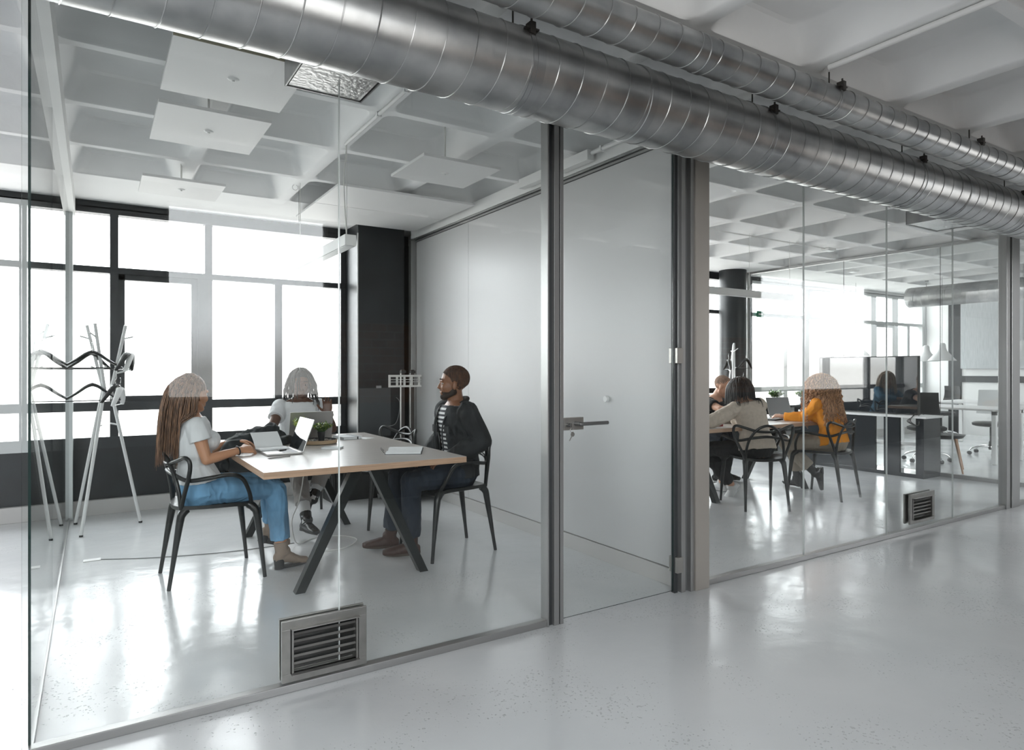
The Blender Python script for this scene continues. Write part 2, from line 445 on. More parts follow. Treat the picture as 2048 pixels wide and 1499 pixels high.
# black columns with the pale hairline of a lifted coat
col = MB(); col.box(2.27, 2.775, 6.50, YW, 0, ZC); struct(col.obj('trim_2', M_BLACKW, bevel=.006))
pl = MB(); pl.box(2.262, 2.272, 6.492, 6.505, .0, 2.66); struct(pl.obj('trim_3', mat('lifted_paint_line', (.42, .42, .42), .7, bump=.5, scale=60)))
col = MB(); col.lathe([(.20, 0), (.20, ZC)], 32, org=(8.15, 6.62, 0)); struct(col.obj('trim_4', M_BLACKW, smooth=40))

# ---------------------------------------------------------------- the wall behind the photographer (seen only in reflections)
rw = MB()
REAR = [(-4.5, -.65, 1.02), (.51, 1.85, 1.02), (8.17, 11.05, .94)]  # leftmost window is added, unseen even in reflections, to light the corridor
cur = X0
for a0, a1, z0 in REAR:
    rw.box(cur, a0, YR - .12, YR, 0, ZC + .05); rw.box(a0, a1, YR - .12, YR, 0, z0); rw.box(a0, a1, YR - .12, YR, 2.67, ZC + .05); cur = a1
rw.box(cur, X1 + .1, YR - .12, YR, 0, ZC + .05)
struct(rw.obj('wall_rear', mat('rear_plaster', (.15, .14, .13), .8)))
pp = MB(); pp.box(1.95, 8.1, YR, YR + .03, .95, 1.72); struct(pp.obj('trim_6', M_BRICK))
for i, (a0, a1, z0) in enumerate(REAR):
    r_ = struct(empty('window_%d' % (9 + i), ((a0 + a1) / 2, YR - .08, z0)))
    w = (a1 - a0) / 2; h = 2.67 - z0
    q = MB(); q.box(-w, w, -.02, .02, 0, .02); q.box(-w, w, -.02, .02, h - .02, h); q.box(-w, -w + .02, -.02, .02, .02, h - .02); q.box(w - .02, w, -.02, .02, .02, h - .02)
    q.obj('window_frame', M_WHITE, r_)
    q = MB(); q.box(-w + .02, w - .02, -.004, .004, .02, h - .02); q.obj('pane', M_WGLASS, r_)

# ---------------------------------------------------------------- end walls
ew = MB(); ew.box(X0 - .15, X0, YR - .2, YW + .3, 0, ZC + .3); struct(ew.obj('wall_left', M_WHITE))
far = MB(); far.box(X1, X1 + .15, YR - .2, YW + .3, 0, ZC + .3); struct(far.obj('wall_far', M_WHITE))
fb = MB(); fb.box(X1 - .02, X1, 6.20, 6.43, 0, ZC); fb.box(X1 - .03, X1, 2.5, 6.2, 1.02, 1.14); struct(fb.obj('trim_5', M_FRAME))
bd = MB(); bd.box(X1 - .07, X1 - .025, 4.0, 6.19, 1.28, 2.56)
tag(bd.obj('wall_board', mat('streaked_grey_board', (.42, .44, .45), .5, var=.12, vscale=9, stretch=(1, 6, .6), bump=.05), bevel=.004), 'large pale grey streaked board hanging on the far wall of the open office', 'board')

# ---------------------------------------------------------------- glass front
M_PALEJ = mat('pale_joint', (.55, .58, .57), .25)
def pane_obj(parent, axis, a0, a1, c, z0, z1, t=.008, name='glass_pane', pale=False):
    """glass sheet with dark green polished edges; parent sits at the origin of the wall"""
    mb = MB()
    if axis == 'X': mb.box(a0, a1, c - t / 2, c + t / 2, z0, z1); face = (2, 3)
    else: mb.box(c - t / 2, c + t / 2, a0, a1, z0, z1); face = (4, 5)
    if pale:      # panes meet at a clear joint: no visible edge there
        keep = [i for i in range(6) if i not in ((5,) if a0 < -.1 else (4, 5))]
        mb.f = [mb.f[i] for i in keep]; mb.mi = [0 if i in face else (2 if i < 2 else 1) for i in keep]
    else: mb.mi = [0 if i in face else 1 for i in range(6)]
    return mb.obj(name, [M_GLASS, M_EDGE, M_PALEJ], parent)
wf = struct(empty('wall_front', (0, YG, 0)))
bt = MB(); bt.box(-.20, 1.90, -.022, .022, 0, .032); bt.box(3.04, 8.53, -.022, .022, 0, .032)
bt.obj('base_track', M_ALU, wf, bevel=.003)
ht = MB(); ht.box(-.20, 8.53, -.022, .022, 2.70, ZC); ht.obj('head_track', M_ALU, wf)
for a0, a1 in ((-.20, .8569), (.8591, 1.899), (3.045, 4.0269), (4.0291, 5.0599), (5.0621, 6.0869), (6.0891, 7.06), (7.29, 8.52)):
    pane_obj(wf, 'X', a0, a1, 0, .02, 2.71, pale=True)
seal = MB()
for x in (.858, 4.028, 5.061, 6.088): seal.box(x - .0017, x + .0017, -.0058, .0058, .03, 2.70)
seal.obj('clear_joint', mat('pale_joint', (.55, .58, .57), .25), wf)
# left door post
lp = MB(); lp.box(1.898, 1.906, -.03, .03, 0, ZC); lp.box(1.936, 1.966, -.032, .032, 0, ZC); lp.box(1.973, 1.994, -.032, .032, 0, ZC)
lp.obj('post', M_ALU, wf, bevel=.0015)
lg = MB(); lg.box(1.905, 1.937, -.012, .012, 0, ZC); lg.box(1.966, 1.973, -.02, .02, 0, ZC); lg.obj('post_gap', M_ALUD, wf)
rp = MB(); rp.box(2.836, 2.868, -.030, .035, 0, ZC); rp.box(2.895, 2.925, -.045, .045, 0, ZC); rp.obj('post', M_ALU, wf, bevel=.0015)
rg = MB(); rg.box(2.868, 2.895, -.015, .015, 0, ZC); rg.obj('post_gap', mat('post_shadow_gap', (.16, .165, .165), .5), wf)
rb = MB(); rb.box(2.926, 3.04, -.055, .055, 0, ZC); rb.obj('wide_post', M_ALUB, wf, bevel=.003)
ep = MB(); ep.box(7.03, 7.10, -.035, .035, 0, ZC); ep.box(7.125, 7.29, -.04, .04, 0, ZC); ep.obj('post', M_ALU, wf, bevel=.003)
eg = MB(); eg.box(7.10, 7.125, -.02, .02, 0, ZC); eg.obj('post_gap', M_ALUD, wf)
# louvred transfer grilles set in the glass
def grille(x0, x1, z0, z1, label, n):
    r_ = empty('air_grille', ((x0 + x1) / 2, YG, z0)); w = (x1 - x0) / 2; h = z1 - z0; t = .034
    tag(r_, label, 'air vent', 'louvred steel grilles in the glass front')
    q = MB()
    for s_ in (-1, 1):
        yy = s_ * .012
        y0, y1 = (min(yy, yy + s_ * .014), max(yy, yy + s_ * .014))
        q.box(-w, w, y0, y1, 0, t); q.box(-w, w, y0, y1, h - t, h); q.box(-w, -w + t, y0, y1, t, h - t); q.box(w - t, w, y0, y1, t, h - t)
    q.box(-w + t, w - t, -.05, .0, t - .003, t); q.box(-w + t, w - t, -.05, .0, h - t, h - t + .003)
    q.box(-w + t + .004, -w + t + .012, -.030, .03, t, h - t); q.box(w - t - .012, w - t - .004, -.030, .03, t, h - t)
    q.obj('frame', mat('brushed_steel', (.24, .235, .225), .36, .85, bump=.05, scale=90, var=.12, vscale=14), r_, bevel=.0015)
    for k in range(n):
        z = t + (h - 2 * t) * (k + .35) / n; s2 = MB()
        a = .42; L = (h - 2 * t) / n * .62
        R_ = Matrix.Rotation(-.75, 3, 'X')
        s2.box(-w + t + .012, w - t - .012, -.022, .022, -.0012, .0012, rot=R_, org=(0, 0, z + .008)); s2.box(-w + t + .012, w - t - .012, -.024, -.020, -.006, .004, rot=R_, org=(0, 0, z + .008))
        s2.obj('slat', MATS['brushed_steel'], r_)
    bk = MB(); bk.box(-w + t, w - t, .016, .019, t, h - t); bk.obj('backing', mat('vent_darkness', (.012, .012, .012), .8), r_)
    return r_
grille(.622, .968, .043, .285, 'large brushed steel louvred grille low in the glass in front of the first meeting table', 6)
grille(5.353, 5.733, .068, .30, 'smaller-looking louvred steel grille low in the glass of the far meeting room', 6)

# door
dr = struct(empty('door_1', (2.0, YG, 0)))
pane_obj(dr, 'X', .002, .795, 0, .012, 2.70, name='door_glass')
dg = MB(); dg.box(.797, .822, -.013, .013, .0, 2.70); dg.obj('door_seal', M_ALUD, dr)
for z in (.16, 1.355, 2.58):
    hg = MB(); hg.box(.80, .845, -.034, .034, z - .045, z + .045); hg.obj('hinge', mat('satin_steel', (.36, .35, .33), .32, .8), dr, bevel=.003)
lk = MB(); lk.box(.008, .135, -.016, .016, .967, 1.031); lo = lk.obj('lock_plate', MATS['satin_steel'], dr, bevel=.002)
hd = MB(); hd.tube([(.082, -.016, 1.0), (.082, -.055, 1.0)], .011, 12); hd.tube(spline([(.082, -.055, 1.0), (.10, -.060, 1.0), (.26, -.060, 1.0)], 4), .0095, 12)
hd.obj('door_handle', mat('dark_satin_steel', (.20, .20, .20), .3, .8), dr, smooth=40)
ky = MB(); ky.tube([(.030, -.016, .995), (.030, -.034, .995)], .010, 12); ky.tube([(.030, -.034, .995), (.030, -.044, .995)], .006, 8)
ky.obj('lock_cylinder', MATS['dark_satin_steel'], dr, smooth=40)
kk = MB(); kk.box(.026, .034, -.060, -.044, .985, 1.005)
ring = [(.030 + .011 * math.cos(t), -.054, .972 + .011 * math.sin(t)) for t in [2 * PI * k / 14 for k in range(14)]]
kk.tube(ring, .0012, 5, closed=True); kk.lathe([(.012, -.0015), (.012, .0015)], 14, 'Y', org=(.034, -.054, .95)); kk.beam((.03, -.054, .943), (.014, -.054, .918), .006, .002)
kk.obj('key', MATS['satin_steel'], dr)

# ---------------------------------------------------------------- side walls of the meeting rooms
wl = struct(empty('wall_side', (-.18, 0, 0)))
t_ = MB(); t_.box(-.009, .009, YG + .01, 6.82, 0, .022); t_.obj('base_track', M_ALU, wl)
t_ = MB(); t_.box(-.045, .045, YG - .02, YW, 2.60, ZC); t_.obj('head_track', M_WHITE, wl)
for a0, a1 in ((YG + .012, 4.06), (4.063, 5.43), (5.433, 6.68)): pane_obj(wl, 'Y', a0, a1, 0, .015, 2.61)
t_ = MB(); t_.box(-.03, .03, 6.68, 6.815, 0, 2.61); t_.obj('post', M_ALUL, wl, bevel=.002)

wm = struct(empty('wall_middle', (2.88, 0, 0)))
for i, (a0, a1) in enumerate(((2.76, 4.067), (4.070, 5.277), (5.280, 6.42))):
    q = MB(); q.box(0, .022, a0, a1, .105, 2.615); q.obj('panel', M_PANEL, wm, bevel=.0015)
q = MB(); q.box(.024, .10, 2.75, YW, 0, 2.62); q.obj('core', M_ALUD, wm)
q = MB(); q.box(.102, .124, 2.75, YW, 0, ZC); q.obj('panel', M_PANEL, wm)
q = MB(); q.box(-.012, .024, 2.75, 6.42, 0, .10); q.obj('baseboard', M_BASEB, wm, bevel=.002)
q = MB(); q.box(-.03, .10, 2.75, 6.50, 2.655, ZC); q.obj('header', M_WHITE, wm, bevel=.003)
q = MB(); q.box(-.012, .0, 2.75, 6.44, 2.618, 2.632); q.box(-.022, -.008, 2.75, 6.44, 2.640, 2.652); q.obj('rail', M_ALU, wm)
q = MB(); q.box(-.004, .024, 2.75, 6.44, 2.617, 2.655); q.obj('rail_gap', M_ALUD, wm)
q = MB(); q.box(-.06, .10, 6.425, 6.49, 0, 2.63); q.obj('post', M_ALU, wm, bevel=.003)
ds = MB(); ds.lathe([(.0, -.020), (.019, -.020), (.021, -.016), (.021, 0)], 24, 'X', org=(2.878, 3.355, 1.08))
tag(ds.obj('door_stop', M_WHITE, smooth=40), 'round white door stop on the white panel wall behind the glass door', 'door stop')

wr = struct(empty('wall_right', (8.53, 0, 0)))
t_ = MB(); t_.box(-.03, .03, YG + .01, 6.62, 0, .045); t_.obj('base_track', M_ALU, wr)
t_ = MB(); t_.box(-.03, .03, YG, 6.66, 2.73, ZC); t_.obj('head_track', M_ALU, wr)
for a0, a1 in ((YG + .012, 3.9), (3.903, 5.1), (5.103, 6.62)): pane_obj(wr, 'Y', a0, a1, 0, .02, 2.74)
t_ = MB(); t_.box(-.04, .04, 6.62, 6.70, 0, ZC); t_.obj('post', M_ALU, wr, bevel=.003)

# ---------------------------------------------------------------- ducts
def duct(name, axis, a0, a1, c, R, pitch, label, cat, clips, bands, phase=0.0):
    root = empty(name, (a0, c[0], c[1]) if axis == 'X' else (c[0], a0, c[1])); tag(root, label, cat)
    L = a1 - a0
    def put(x, y, z): return (x, y, z) if axis == 'X' else (-y, x, z)
    b_ = MB(); n = 56; N = 2; vv = [put(L * i / (N - 1), R * math.cos(2 * PI * k / n), R * math.sin(2 * PI * k / n)) for i in range(N) for k in range(n)]
    b_.add(vv, [(i * n + k, i * n + (k + 1) % n, (i + 1) * n + (k + 1) % n, (i + 1) * n + k) for i in range(N - 1) for k in range(n)])
    b_.add([put(0, R * math.cos(2 * PI * k / n), R * math.sin(2 * PI * k / n)) for k in range(n)], [tuple(range(n))])
    b_.obj('tube', M_GALV, root, smooth=60)
    sm = MB(); pts = []; T = int(L / pitch)
    for i in range(T * 36):
        t = 2 * PI * i / 36 + phase; x = pitch * i / 36
        pts.append(put(x, (R + .0008) * math.cos(t), -(R + .0008) * math.sin(t)))
    sm.tube(pts, .0026, 5); sm.obj('spiral_seam', M_GALV, root, smooth=60)
    for x in bands:
        bb = MB(); bb.lathe([(R + .001, x - a0 - .02), (R + .004, x - a0 - .018), (R + .004, x - a0 + .018), (R + .001, x - a0 + .02)], 48, 'X' if axis == 'X' else 'Y')
        bb.obj('coupling', mat('coupling_zinc', (.36, .365, .37), .3, .92), root, smooth=30)
    for x in clips:
        cc = MB(); th = 2.42   # bolt on the upper front quarter
        cy0, cz0 = R * math.cos(th), R * math.sin(th)
        cc.box(x - a0 - .03, x - a0 + .03, cy0 - .022, cy0 - .002, cz0 - .003, cz0 + .003); cc.box(x - a0 - .012, x - a0 + .012, cy0 - .025, cy0 + .01, cz0 - .02, cz0 + .025)
        cc.tube([(x - a0, cy0 - .012, cz0 - .035), (x - a0, cy0 - .012, cz0 + .04)], .0045, 8)
        cc.obj('strap_bolt', mat('dark_bolt', (.07, .065, .06), .5, .6), root)
        st = MB(); st.lathe([(R + .002, x - a0 - .010), (R + .004, x - a0 - .009), (R + .004, x - a0 + .009), (R + .002, x - a0 + .010)], 48, 'X')
        st.obj('strap', MATS['coupling_zinc'] if 'coupling_zinc' in MATS else M_GALV, root, smooth=30)
        rd = MB(); rd.tube([(x - a0, 0, R), (x - a0, 0, ZC - c[1])], .004, 6); rd.obj('hanger_rod', MATS['dark_bolt'], root)
    return root
duct('air_duct', 'X', -5.5, 14.0, (2.20, 2.46), .16, .120, 'large galvanised spiral duct running along the top of the glass front', 'duct', (1.40, 2.86, 4.32, 5.78), (1.43, 2.02, 4.9), .3)
duct('air_duct', 'X', -5.5, 14.0, (1.93, 2.612), .076, .122, 'slim galvanised spiral duct beside the ceiling, above the large one', 'duct', (3.10, 4.58, 6.0), (2.17, 5.4), 1.1)
duct('air_duct', 'Y', 2.5, 5.94, (11.9, 2.50), .17, .122, 'spiral duct with a blunt open end in the far open office', 'duct', (), (), 0)
# outlets
def outlet(x0, x1, label):
    r_ = empty('duct_outlet', (x0, 2.36, 2.455)); tag(r_, label, 'vent', 'sheet metal outlets on the big duct')
    w = x1 - x0; q = MB()
    q.box(0, w, -.06, .46, .13, .135); q.box(0, .006, -.06, .46, 0, .13); q.box(w - .006, w, -.06, .46, 0, .13); q.box(0, w, .455, .46, 0, .13)
    q.box(0, w, -.06, -.05, 0, .13)
    q.obj('sleeve', M_GALV, r_)
    g = MB(); g.box(.012, w - .012, -.05, .45, .004, .012)
    g.obj('outlet_sheet', mat('crinkled_foil_sheet', (.62, .62, .62), .28, .85, bump=1.0, scale=45, detail=4), r_)
    return r_
outlet(.67, 1.0, 'galvanised outlet box under the big duct over the first meeting room')
outlet(5.6, 6.1, 'galvanised outlet box under the big duct over the far meeting room')
# ================================================================== FURNITURE
TZ = .74
M_WOODTOP = mat('pale_laminate_top', (.46, .425, .40), .30, var=.05, vscale=3, stretch=(1, 8, 1), bump=.02, scale=30)
M_WOODEDGE = mat('plywood_edge', (.42, .27, .18), .5, var=.18, vscale=5, stretch=(1, 1, 30))
M_PAPER = mat('white_paper', (.72, .73, .735), .6)
M_SILVER = mat('silver_aluminium', (.42, .41, .40), .35, .7)
M_SCREEN = mat('dark_glossy_screen', (.012, .014, .016), .04, spec=.6)
M_KEYS = mat('silver_keyboard_deck', (.50, .50, .51), .4, .4)
M_CABLE = mat('white_cable', (.62, .62, .60), .45)
M_WOODLEG = mat('oak_leg', (.36, .19, .10), .45, var=.15, vscale=6, stretch=(1, 1, .1))

# ---------------------------------------------------------------- tables: slab on two leaning box-section trestles
def table(x0, x1, y0, y1, along, f0, f1, label):
    cx, cyy = (x0 + x1) / 2, (y0 + y1) / 2
    r_ = empty('meeting_table', (cx, cyy, 0)); tag(r_, label, 'table')
    q = MB(); q.box(x0 - cx, x1 - cx, y0 - cyy, y1 - cyy, TZ - .036, TZ - .0015); q.obj('table_edge', M_WOODEDGE, r_)
    q = MB(); q.box(x0 - cx, x1 - cx, y0 - cyy, y1 - cyy, TZ - .0014, TZ); q.obj('tabletop', M_WOODTOP, r_)
    for fp in (f0, f1):
        for sgn in (-1, 1):
            q = MB(); foot = -.35 if sgn < 0 else .42; top = -.005 if sgn < 0 else .085
            if along == 'Y': a = (foot, fp - cyy, 0); b = (top, fp - cyy, TZ - .04); up = (0, 1, 0)
            else: a = (fp - cx, foot, 0); b = (fp - cx, top, TZ - .04); up = (1, 0, 0)
            q.beam(a, b, .062, .06, up=up)
            for i, v in enumerate(q.v):
                if v[2] < .03: q.v[i] = (v[0], v[1], 0.0)
            lo = q.obj('leg', M_BLACKM, r_, bevel=.002)
        q = MB()
        if along == 'Y': q.box(-.30, .30, fp - cyy - .03, fp - cyy + .03, TZ - .062, TZ - .036)
        else: q.box(fp - cx - .03, fp - cx + .03, -.30, .30, TZ - .062, TZ - .036)
        q.obj('cross_rail', M_BLACKM, r_)
    q = MB()
    if along == 'Y': q.box(-.02, .02, f0 - cyy, f1 - cyy, TZ - .085, TZ - .045)
    else: q.box(f0 - cx, f1 - cx, -.02, .02, TZ - .085, TZ - .045)
    q.obj('long_rail', M_BLACKM, r_)
    return r_
table(.745, 1.94, 3.58, 5.40, 'Y', 3.84, 5.33, 'plywood-edged meeting table on black leaning legs in the nearer room')
table(4.15, 6.72, 4.02, 5.22, 'X', 5.02, 6.42, 'plywood-edged meeting table on black leaning legs in the farther room')

# ---------------------------------------------------------------- moulded armchairs with three looping back rails
def make_armchair():
    r_ = empty('loop_back_armchair')
    st = MB(); n = 9; top = []; vv = []
    def sz(u, v):    # seat surface, u forward -1..1, v left -1..1
        return .462 - .020 * (1 - u * u) * (1 - v * v) + .012 * v * v - (.02 * max(0, u) ** 3)
    for i in range(n):
        for j in range(n):
            u = -1 + 2 * i / (n - 1); v = -1 + 2 * j / (n - 1)
            a = math.hypot(u, v); k = max(abs(u), abs(v)); sc_ = (k / a if a > 1e-6 else 1) * .45 + .55
            w = .235 + .02 * u
            vv.append((u * .225 * sc_ , v * w * sc_, sz(u, v)))
    T = len(vv); vv += [(x, y, z - .022) for x, y, z in vv]; fs = []
    for i in range(n - 1):
        for j in range(n - 1):
            a = i * n + j; fs.append((a, a + n, a + n + 1, a + 1)); fs.append((T + a, T + a + 1, T + a + n + 1, T + a + n))
    bd_ = [(0, j) for j in range(n)] + [(i, n - 1) for i in range(1, n)] + [(n - 1, j) for j in range(n - 2, -1, -1)] + [(i, 0) for i in range(n - 2, 0, -1)]
    for k in range(len(bd_)):
        a = bd_[k][0] * n + bd_[k][1]; b = bd_[(k + 1) % len(bd_)]; b = b[0] * n + b[1]; fs.append((a, b, T + b, T + a))
    st.add(vv, fs); so_ = st.obj('seat', M_BLACKP, r_, smooth=50)
    for sx, sy in ((1, 1), (1, -1), (-1, 1), (-1, -1)):
        q = MB()
        if sx > 0: pts = [(.175, .205 * sy, .452), (.205, .222 * sy, .425), (.222, .232 * sy, .36), (.262, .245 * sy, .0)]
        else: pts = [(-.165, .165 * sy, .452), (-.190, .175 * sy, .425), (-.205, .180 * sy, .36), (-.262, .20 * sy, .0)]
        q.tube(spline(pts, 3), [.026, .026, .0255, .025, .0235, .0225, .021, .017, .0125, .0115], 10); q.obj('leg', M_BLACKP, r_, smooth=50)
    def loop(h, rad=.0125, k=5):
        full = [(x, y, z) for x, y, z in h] + [(x, -y, z) for x, y, z in reversed(h[:-1])]
        q = MB(); q.tube(spline(full, k), rad, 8); return q.obj('back_rail', M_BLACKP, r_, smooth=60)
    J = (-.195, .175, .455)
    loop([J, (-.185, .205, .53), (-.165, .262, .66), (-.162, .272, .735), (-.185, .252, .765), (-.215, .17, .742), (-.245, .09, .718), (-.252, 0, .712)])
    loop([J, (-.205, .170, .55), (-.225, .145, .65), (-.250, .085, .735), (-.262, 0, .768)])
    loop([(.19, .215, .455), (.165, .262, .54), (.12, .285, .625), (.05, .290, .652), (-.06, .285, .642), (-.165, .225, .628), (-.225, .12, .655), (-.245, 0, .668)])
    return r_
chair0 = make_armchair()
chair_used = [False]
def armchair(x, y, deg, label):
    rz = math.radians(deg)
    if not chair_used[0]:
        chair_used[0] = True; chair0.location = (x, y, 0); chair0.rotation_euler = (0, 0, rz); tag(chair0, label, 'chair', 'black loop-backed armchairs'); return chair0
    c = dup(chair0, (x, y, 0), rz, label, 'black loop-backed armchairs'); c['category'] = 'chair'; return c
armchair(.62, 4.48, 2, 'black armchair in which the long-haired woman in jeans sits')
armchair(2.13, 4.19, 182, 'black armchair under the man in the black denim jacket')
armchair(1.52, 5.78, 262, 'black armchair at the window end of the table, seating the man in white T-shirt')
armchair(2.05, 5.30, 190, 'empty black armchair behind the far corner of the first table')
armchair(5.23, 3.98, 59, 'black armchair under the person in the beige sweater')
armchair(6.22, 3.92, 96, 'black armchair under the curly-haired woman in orange')
armchair(5.92, 5.50, 283, 'black armchair on the window side under the man in black T-shirt')
armchair(5.35, 6.10, 285, 'black armchair under the blonde woman, seen mirrored in the television')
armchair(3.95, 4.62, 5, 'empty black armchair partly hidden by the wide post, left end of the far table')

# ---------------------------------------------------------------- things on the first table
def laptop(x, y, rz, lean, name_label, w=.32, d=.215, screen=M_SCREEN):
    """hinge line along local x at y=0, deck towards +y, lid rises at the hinge leaning away by 'lean'"""
    r_ = empty('laptop', (x, y, TZ), rz); tag(r_, name_label, 'laptop')
    q = MB(); q.box(-w / 2, w / 2, 0, d, .001, .014); q.obj('base', M_SILVER, r_, bevel=.004)
    q = MB(); q.box(-w / 2 + .02, w / 2 - .02, .02, d * .52, .0141, .0155); q.obj('keyboard', mat('grey_keys', (.16, .16, .17), .5), r_)
    q = MB(); q.box(-.045, .045, d * .58, d - .012, .0141, .0150); q.obj('touchpad', M_KEYS, r_)
    R_ = Matrix.Rotation(lean, 3, 'X')
    q = MB(); q.box(-w / 2, w / 2, -.006, .0, 0, d, rot=R_, org=(0, 0, .012)); q.obj('lid', M_SILVER, r_, bevel=.0025)
    q = MB(); q.box(-w / 2 + .004, w / 2 - .004, .0, .0012, .006, d - .004, rot=R_, org=(0, 0, .012)); q.obj('screen', screen, r_)
    return r_
laptop(1.115, 4.40, PI / 2, math.radians(20), 'open silver laptop showing its glossy screen, in front of the woman in jeans', w=.34)
laptop(1.375, 5.0, 0, math.radians(14), 'open laptop with plain grey lid towards the camera, in front of man in white')
# tray of pebbles with two potted succulents
tr = empty('plant_tray', (1.37, 4.78, TZ)); tag(tr, 'round dark tray of pebbles carrying the small plants on the first table', 'tray')
q = MB(); q.lathe([(.118, 0), (.128, .004), (.131, .030), (.127, .031), (.124, .014), (0.001, .014)], 36, cap=False); q.obj('dish', mat('dark_tray', (.03, .03, .028), .5), tr, smooth=40)
q = MB(); q.lathe([(.132, .004), (.135, .006), (.135, .028), (.132, .030)], 36, cap=False); q.obj('rim', mat('bamboo_rim', (.45, .32, .20), .55), tr, smooth=40)
q = MB(); rr_ = random.Random(3)
for i in range(150):
    a = rr_.uniform(0, 2 * PI); d_ = .112 * math.sqrt(rr_.random()); s_ = rr_.uniform(.005, .009)
    q.cm = rr_.choice((0, 0, 1, 2)); q.sphere((d_ * math.cos(a), d_ * math.sin(a), .016 + s_ * .5), (s_, s_ * .8, s_ * .65), 6, 4)
pb_ = q.obj('pebbles', [mat('pebble_cream', (.52, .46, .38), .7), mat('pebble_brown', (.25, .15, .10), .7), mat('pebble_grey', (.38, .37, .35), .7)], tr, smooth=60); pb_['kind'] = 'stuff'
def bushy(name, loc, pot_r, pot_h, h, spread, nst, mats_, label, seed, potm, leaf=.014, z0=0.0):
    """potted plant: pot, soil, stems and small leaves in one foliage part"""
    r_ = empty(name, loc); tag(r_, label, 'plant'); R_ = random.Random(seed)
    q = MB(); q.lathe([(pot_r * .72, 0), (pot_r, pot_h), (pot_r * .9, pot_h), (pot_r * .85, pot_h * .9)], 20, cap=True); q.obj('pot', potm, r_, smooth=40)
    q = MB(); q.cm = 0; st_ = MB()
    for i in range(nst):
        a = R_.uniform(0, 2 * PI); t = math.sqrt(R_.random()); lean = t * spread
        p0 = Vector((pot_r * .5 * t * math.cos(a), pot_r * .5 * t * math.sin(a), pot_h * .9)); hh = h * R_.uniform(.6, 1.0) * (1 - .35 * t * t)
        p2 = Vector((lean * math.cos(a), lean * math.sin(a), pot_h + hh)); p1 = (p0 + p2) / 2 + Vector((0, 0, hh * .15))
        pts = spline([p0, p1, p2], 3); st_.tube(pts, .0012, 4)
        for p in pts[2:]:
            for k in range(4):
                b = R_.uniform(0, 2 * PI); e = R_.uniform(-.2, 1.0); d_ = Vector((math.cos(b), math.sin(b), e)).normalized(); L_ = leaf * R_.uniform(.7, 1.4)
                x, y, dd = frame_from(d_); q.cm = R_.randrange(len(mats_))
                q.add([p, p + d_ * L_ * .5 + x * L_ * .22, p + d_ * L_, p + d_ * L_ * .5 - x * L_ * .22 + y * L_ * .06], [(0, 1, 2, 3)])
    f_ = q.obj('foliage', mats_, r_); f_['kind'] = 'stuff'
    st_.obj('stems', mats_[0], r_)
    return r_
G1 = mat('leaf_deep_green', (.045, .11, .035), .45); G2 = mat('leaf_fresh_green', (.14, .27, .05), .45); G3 = mat('leaf_yellow_green', (.50, .56, .10), .45); G4 = mat('leaf_pale_tip', (.48, .58, .36), .5)
M_POTB = mat('black_pot', (.015, .016, .018), .35)
bushy('potted_plant', (1.38, 4.73, TZ + .0145), .028, .075, .075, .075, 46, [G1, G2, G2, G3], 'small dark pot of bushy green succulent on the pebble tray, near the laptops', 5, M_POTB, .018)
bushy('potted_plant', (1.265, 4.85, TZ + .0145), .026, .06, .115, .08, 44, [G3, G3, G2, G4], 'yellow-green bushy plant half hidden behind the glossy laptop screen', 6, M_POTB, .018)
# notebooks, pens, paper
def book(name, loc, rz, w, d, h, cover, label, cat='notebook', band=False):
    r_ = empty(name, loc, rz); tag(r_, label, cat)
    q = MB(); q.box(-w / 2, w / 2, -d / 2, d / 2, 0, .0025); q.box(-w / 2, w / 2, -d / 2, d / 2, h - .0025, h); q.box(-w / 2, -w / 2 + .003, -d / 2, d / 2, 0, h); q.obj('cover', cover, r_, bevel=.0008)
    q = MB(); q.box(-w / 2 + .003, w / 2 - .003, -d / 2 + .003, d / 2 - .003, .0025, h - .0025); q.obj('pages', M_PAPER, r_)
    if band: q = MB(); q.box(w / 4, w / 4 + .008, -d / 2 - .001, d / 2 + .001, -.0, h + .001); q.obj('elastic_band', M_BLACKP, r_)
    return r_
M_COVG = mat('grey_notebook_cover', (.33, .35, .36), .5); M_COVW = mat('pale_cover', (.58, .61, .62), .5); M_COVD = mat('charcoal_cover', (.03, .033, .036), .5)
book('notebook', (1.365, 4.42, TZ), -.55, .13, .09, .012, M_COVW, 'small closed pale notebook in the middle of the first table beside the glass joint')
book('notebook', (1.66, 5.00, TZ), .1, .15, .20, .020, M_COVG, 'closed grey notebook with a black elastic band near the far end of the table', band=True)
q = MB(); q.box(-.05, .05, -.07, .07, 0, .0015); pp_ = q.obj('paper_sheet', M_PAPER); pp_.location = (1.77, 4.96, TZ); pp_.rotation_euler = (0, 0, .5); tag(pp_, 'loose white sheet of paper beside the banded grey notebook', 'paper')
nb = empty('open_notebook', (1.72, 4.02, TZ), 1.1); tag(nb, 'open white planner lying flat near the right edge of the first table', 'notebook')
q = MB(); q.box(-.165, .165, -.115, .115, 0, .003); q.obj('cover', M_COVD, nb)
for sg in (-1, 1):
    q = MB(); N = 8; vv = []
    for i in range(N + 1):
        t = i / N; x = sg * .16 * t; z = .004 + .013 * math.sin(min(1, t * 1.25) * PI * .5) * (1 - .45 * t)
        vv += [(x, -.11, z), (x, .11, z), (x, -.11, .003), (x, .11, .003)]
    fs = []
    for i in range(N): a = 4 * i; b = a + 4; fs += [(a, b, b + 1, a + 1), (a + 2, a + 3, b + 3, b + 2), (a, a + 2, b + 2, b), (a + 1, b + 1, b + 3, a + 3)]
    fs += [(4 * N, 4 * N + 2, 4 * N + 3, 4 * N + 1)]
    q.add(vv, fs); q.obj('page_block', M_PAPER, nb, smooth=50)
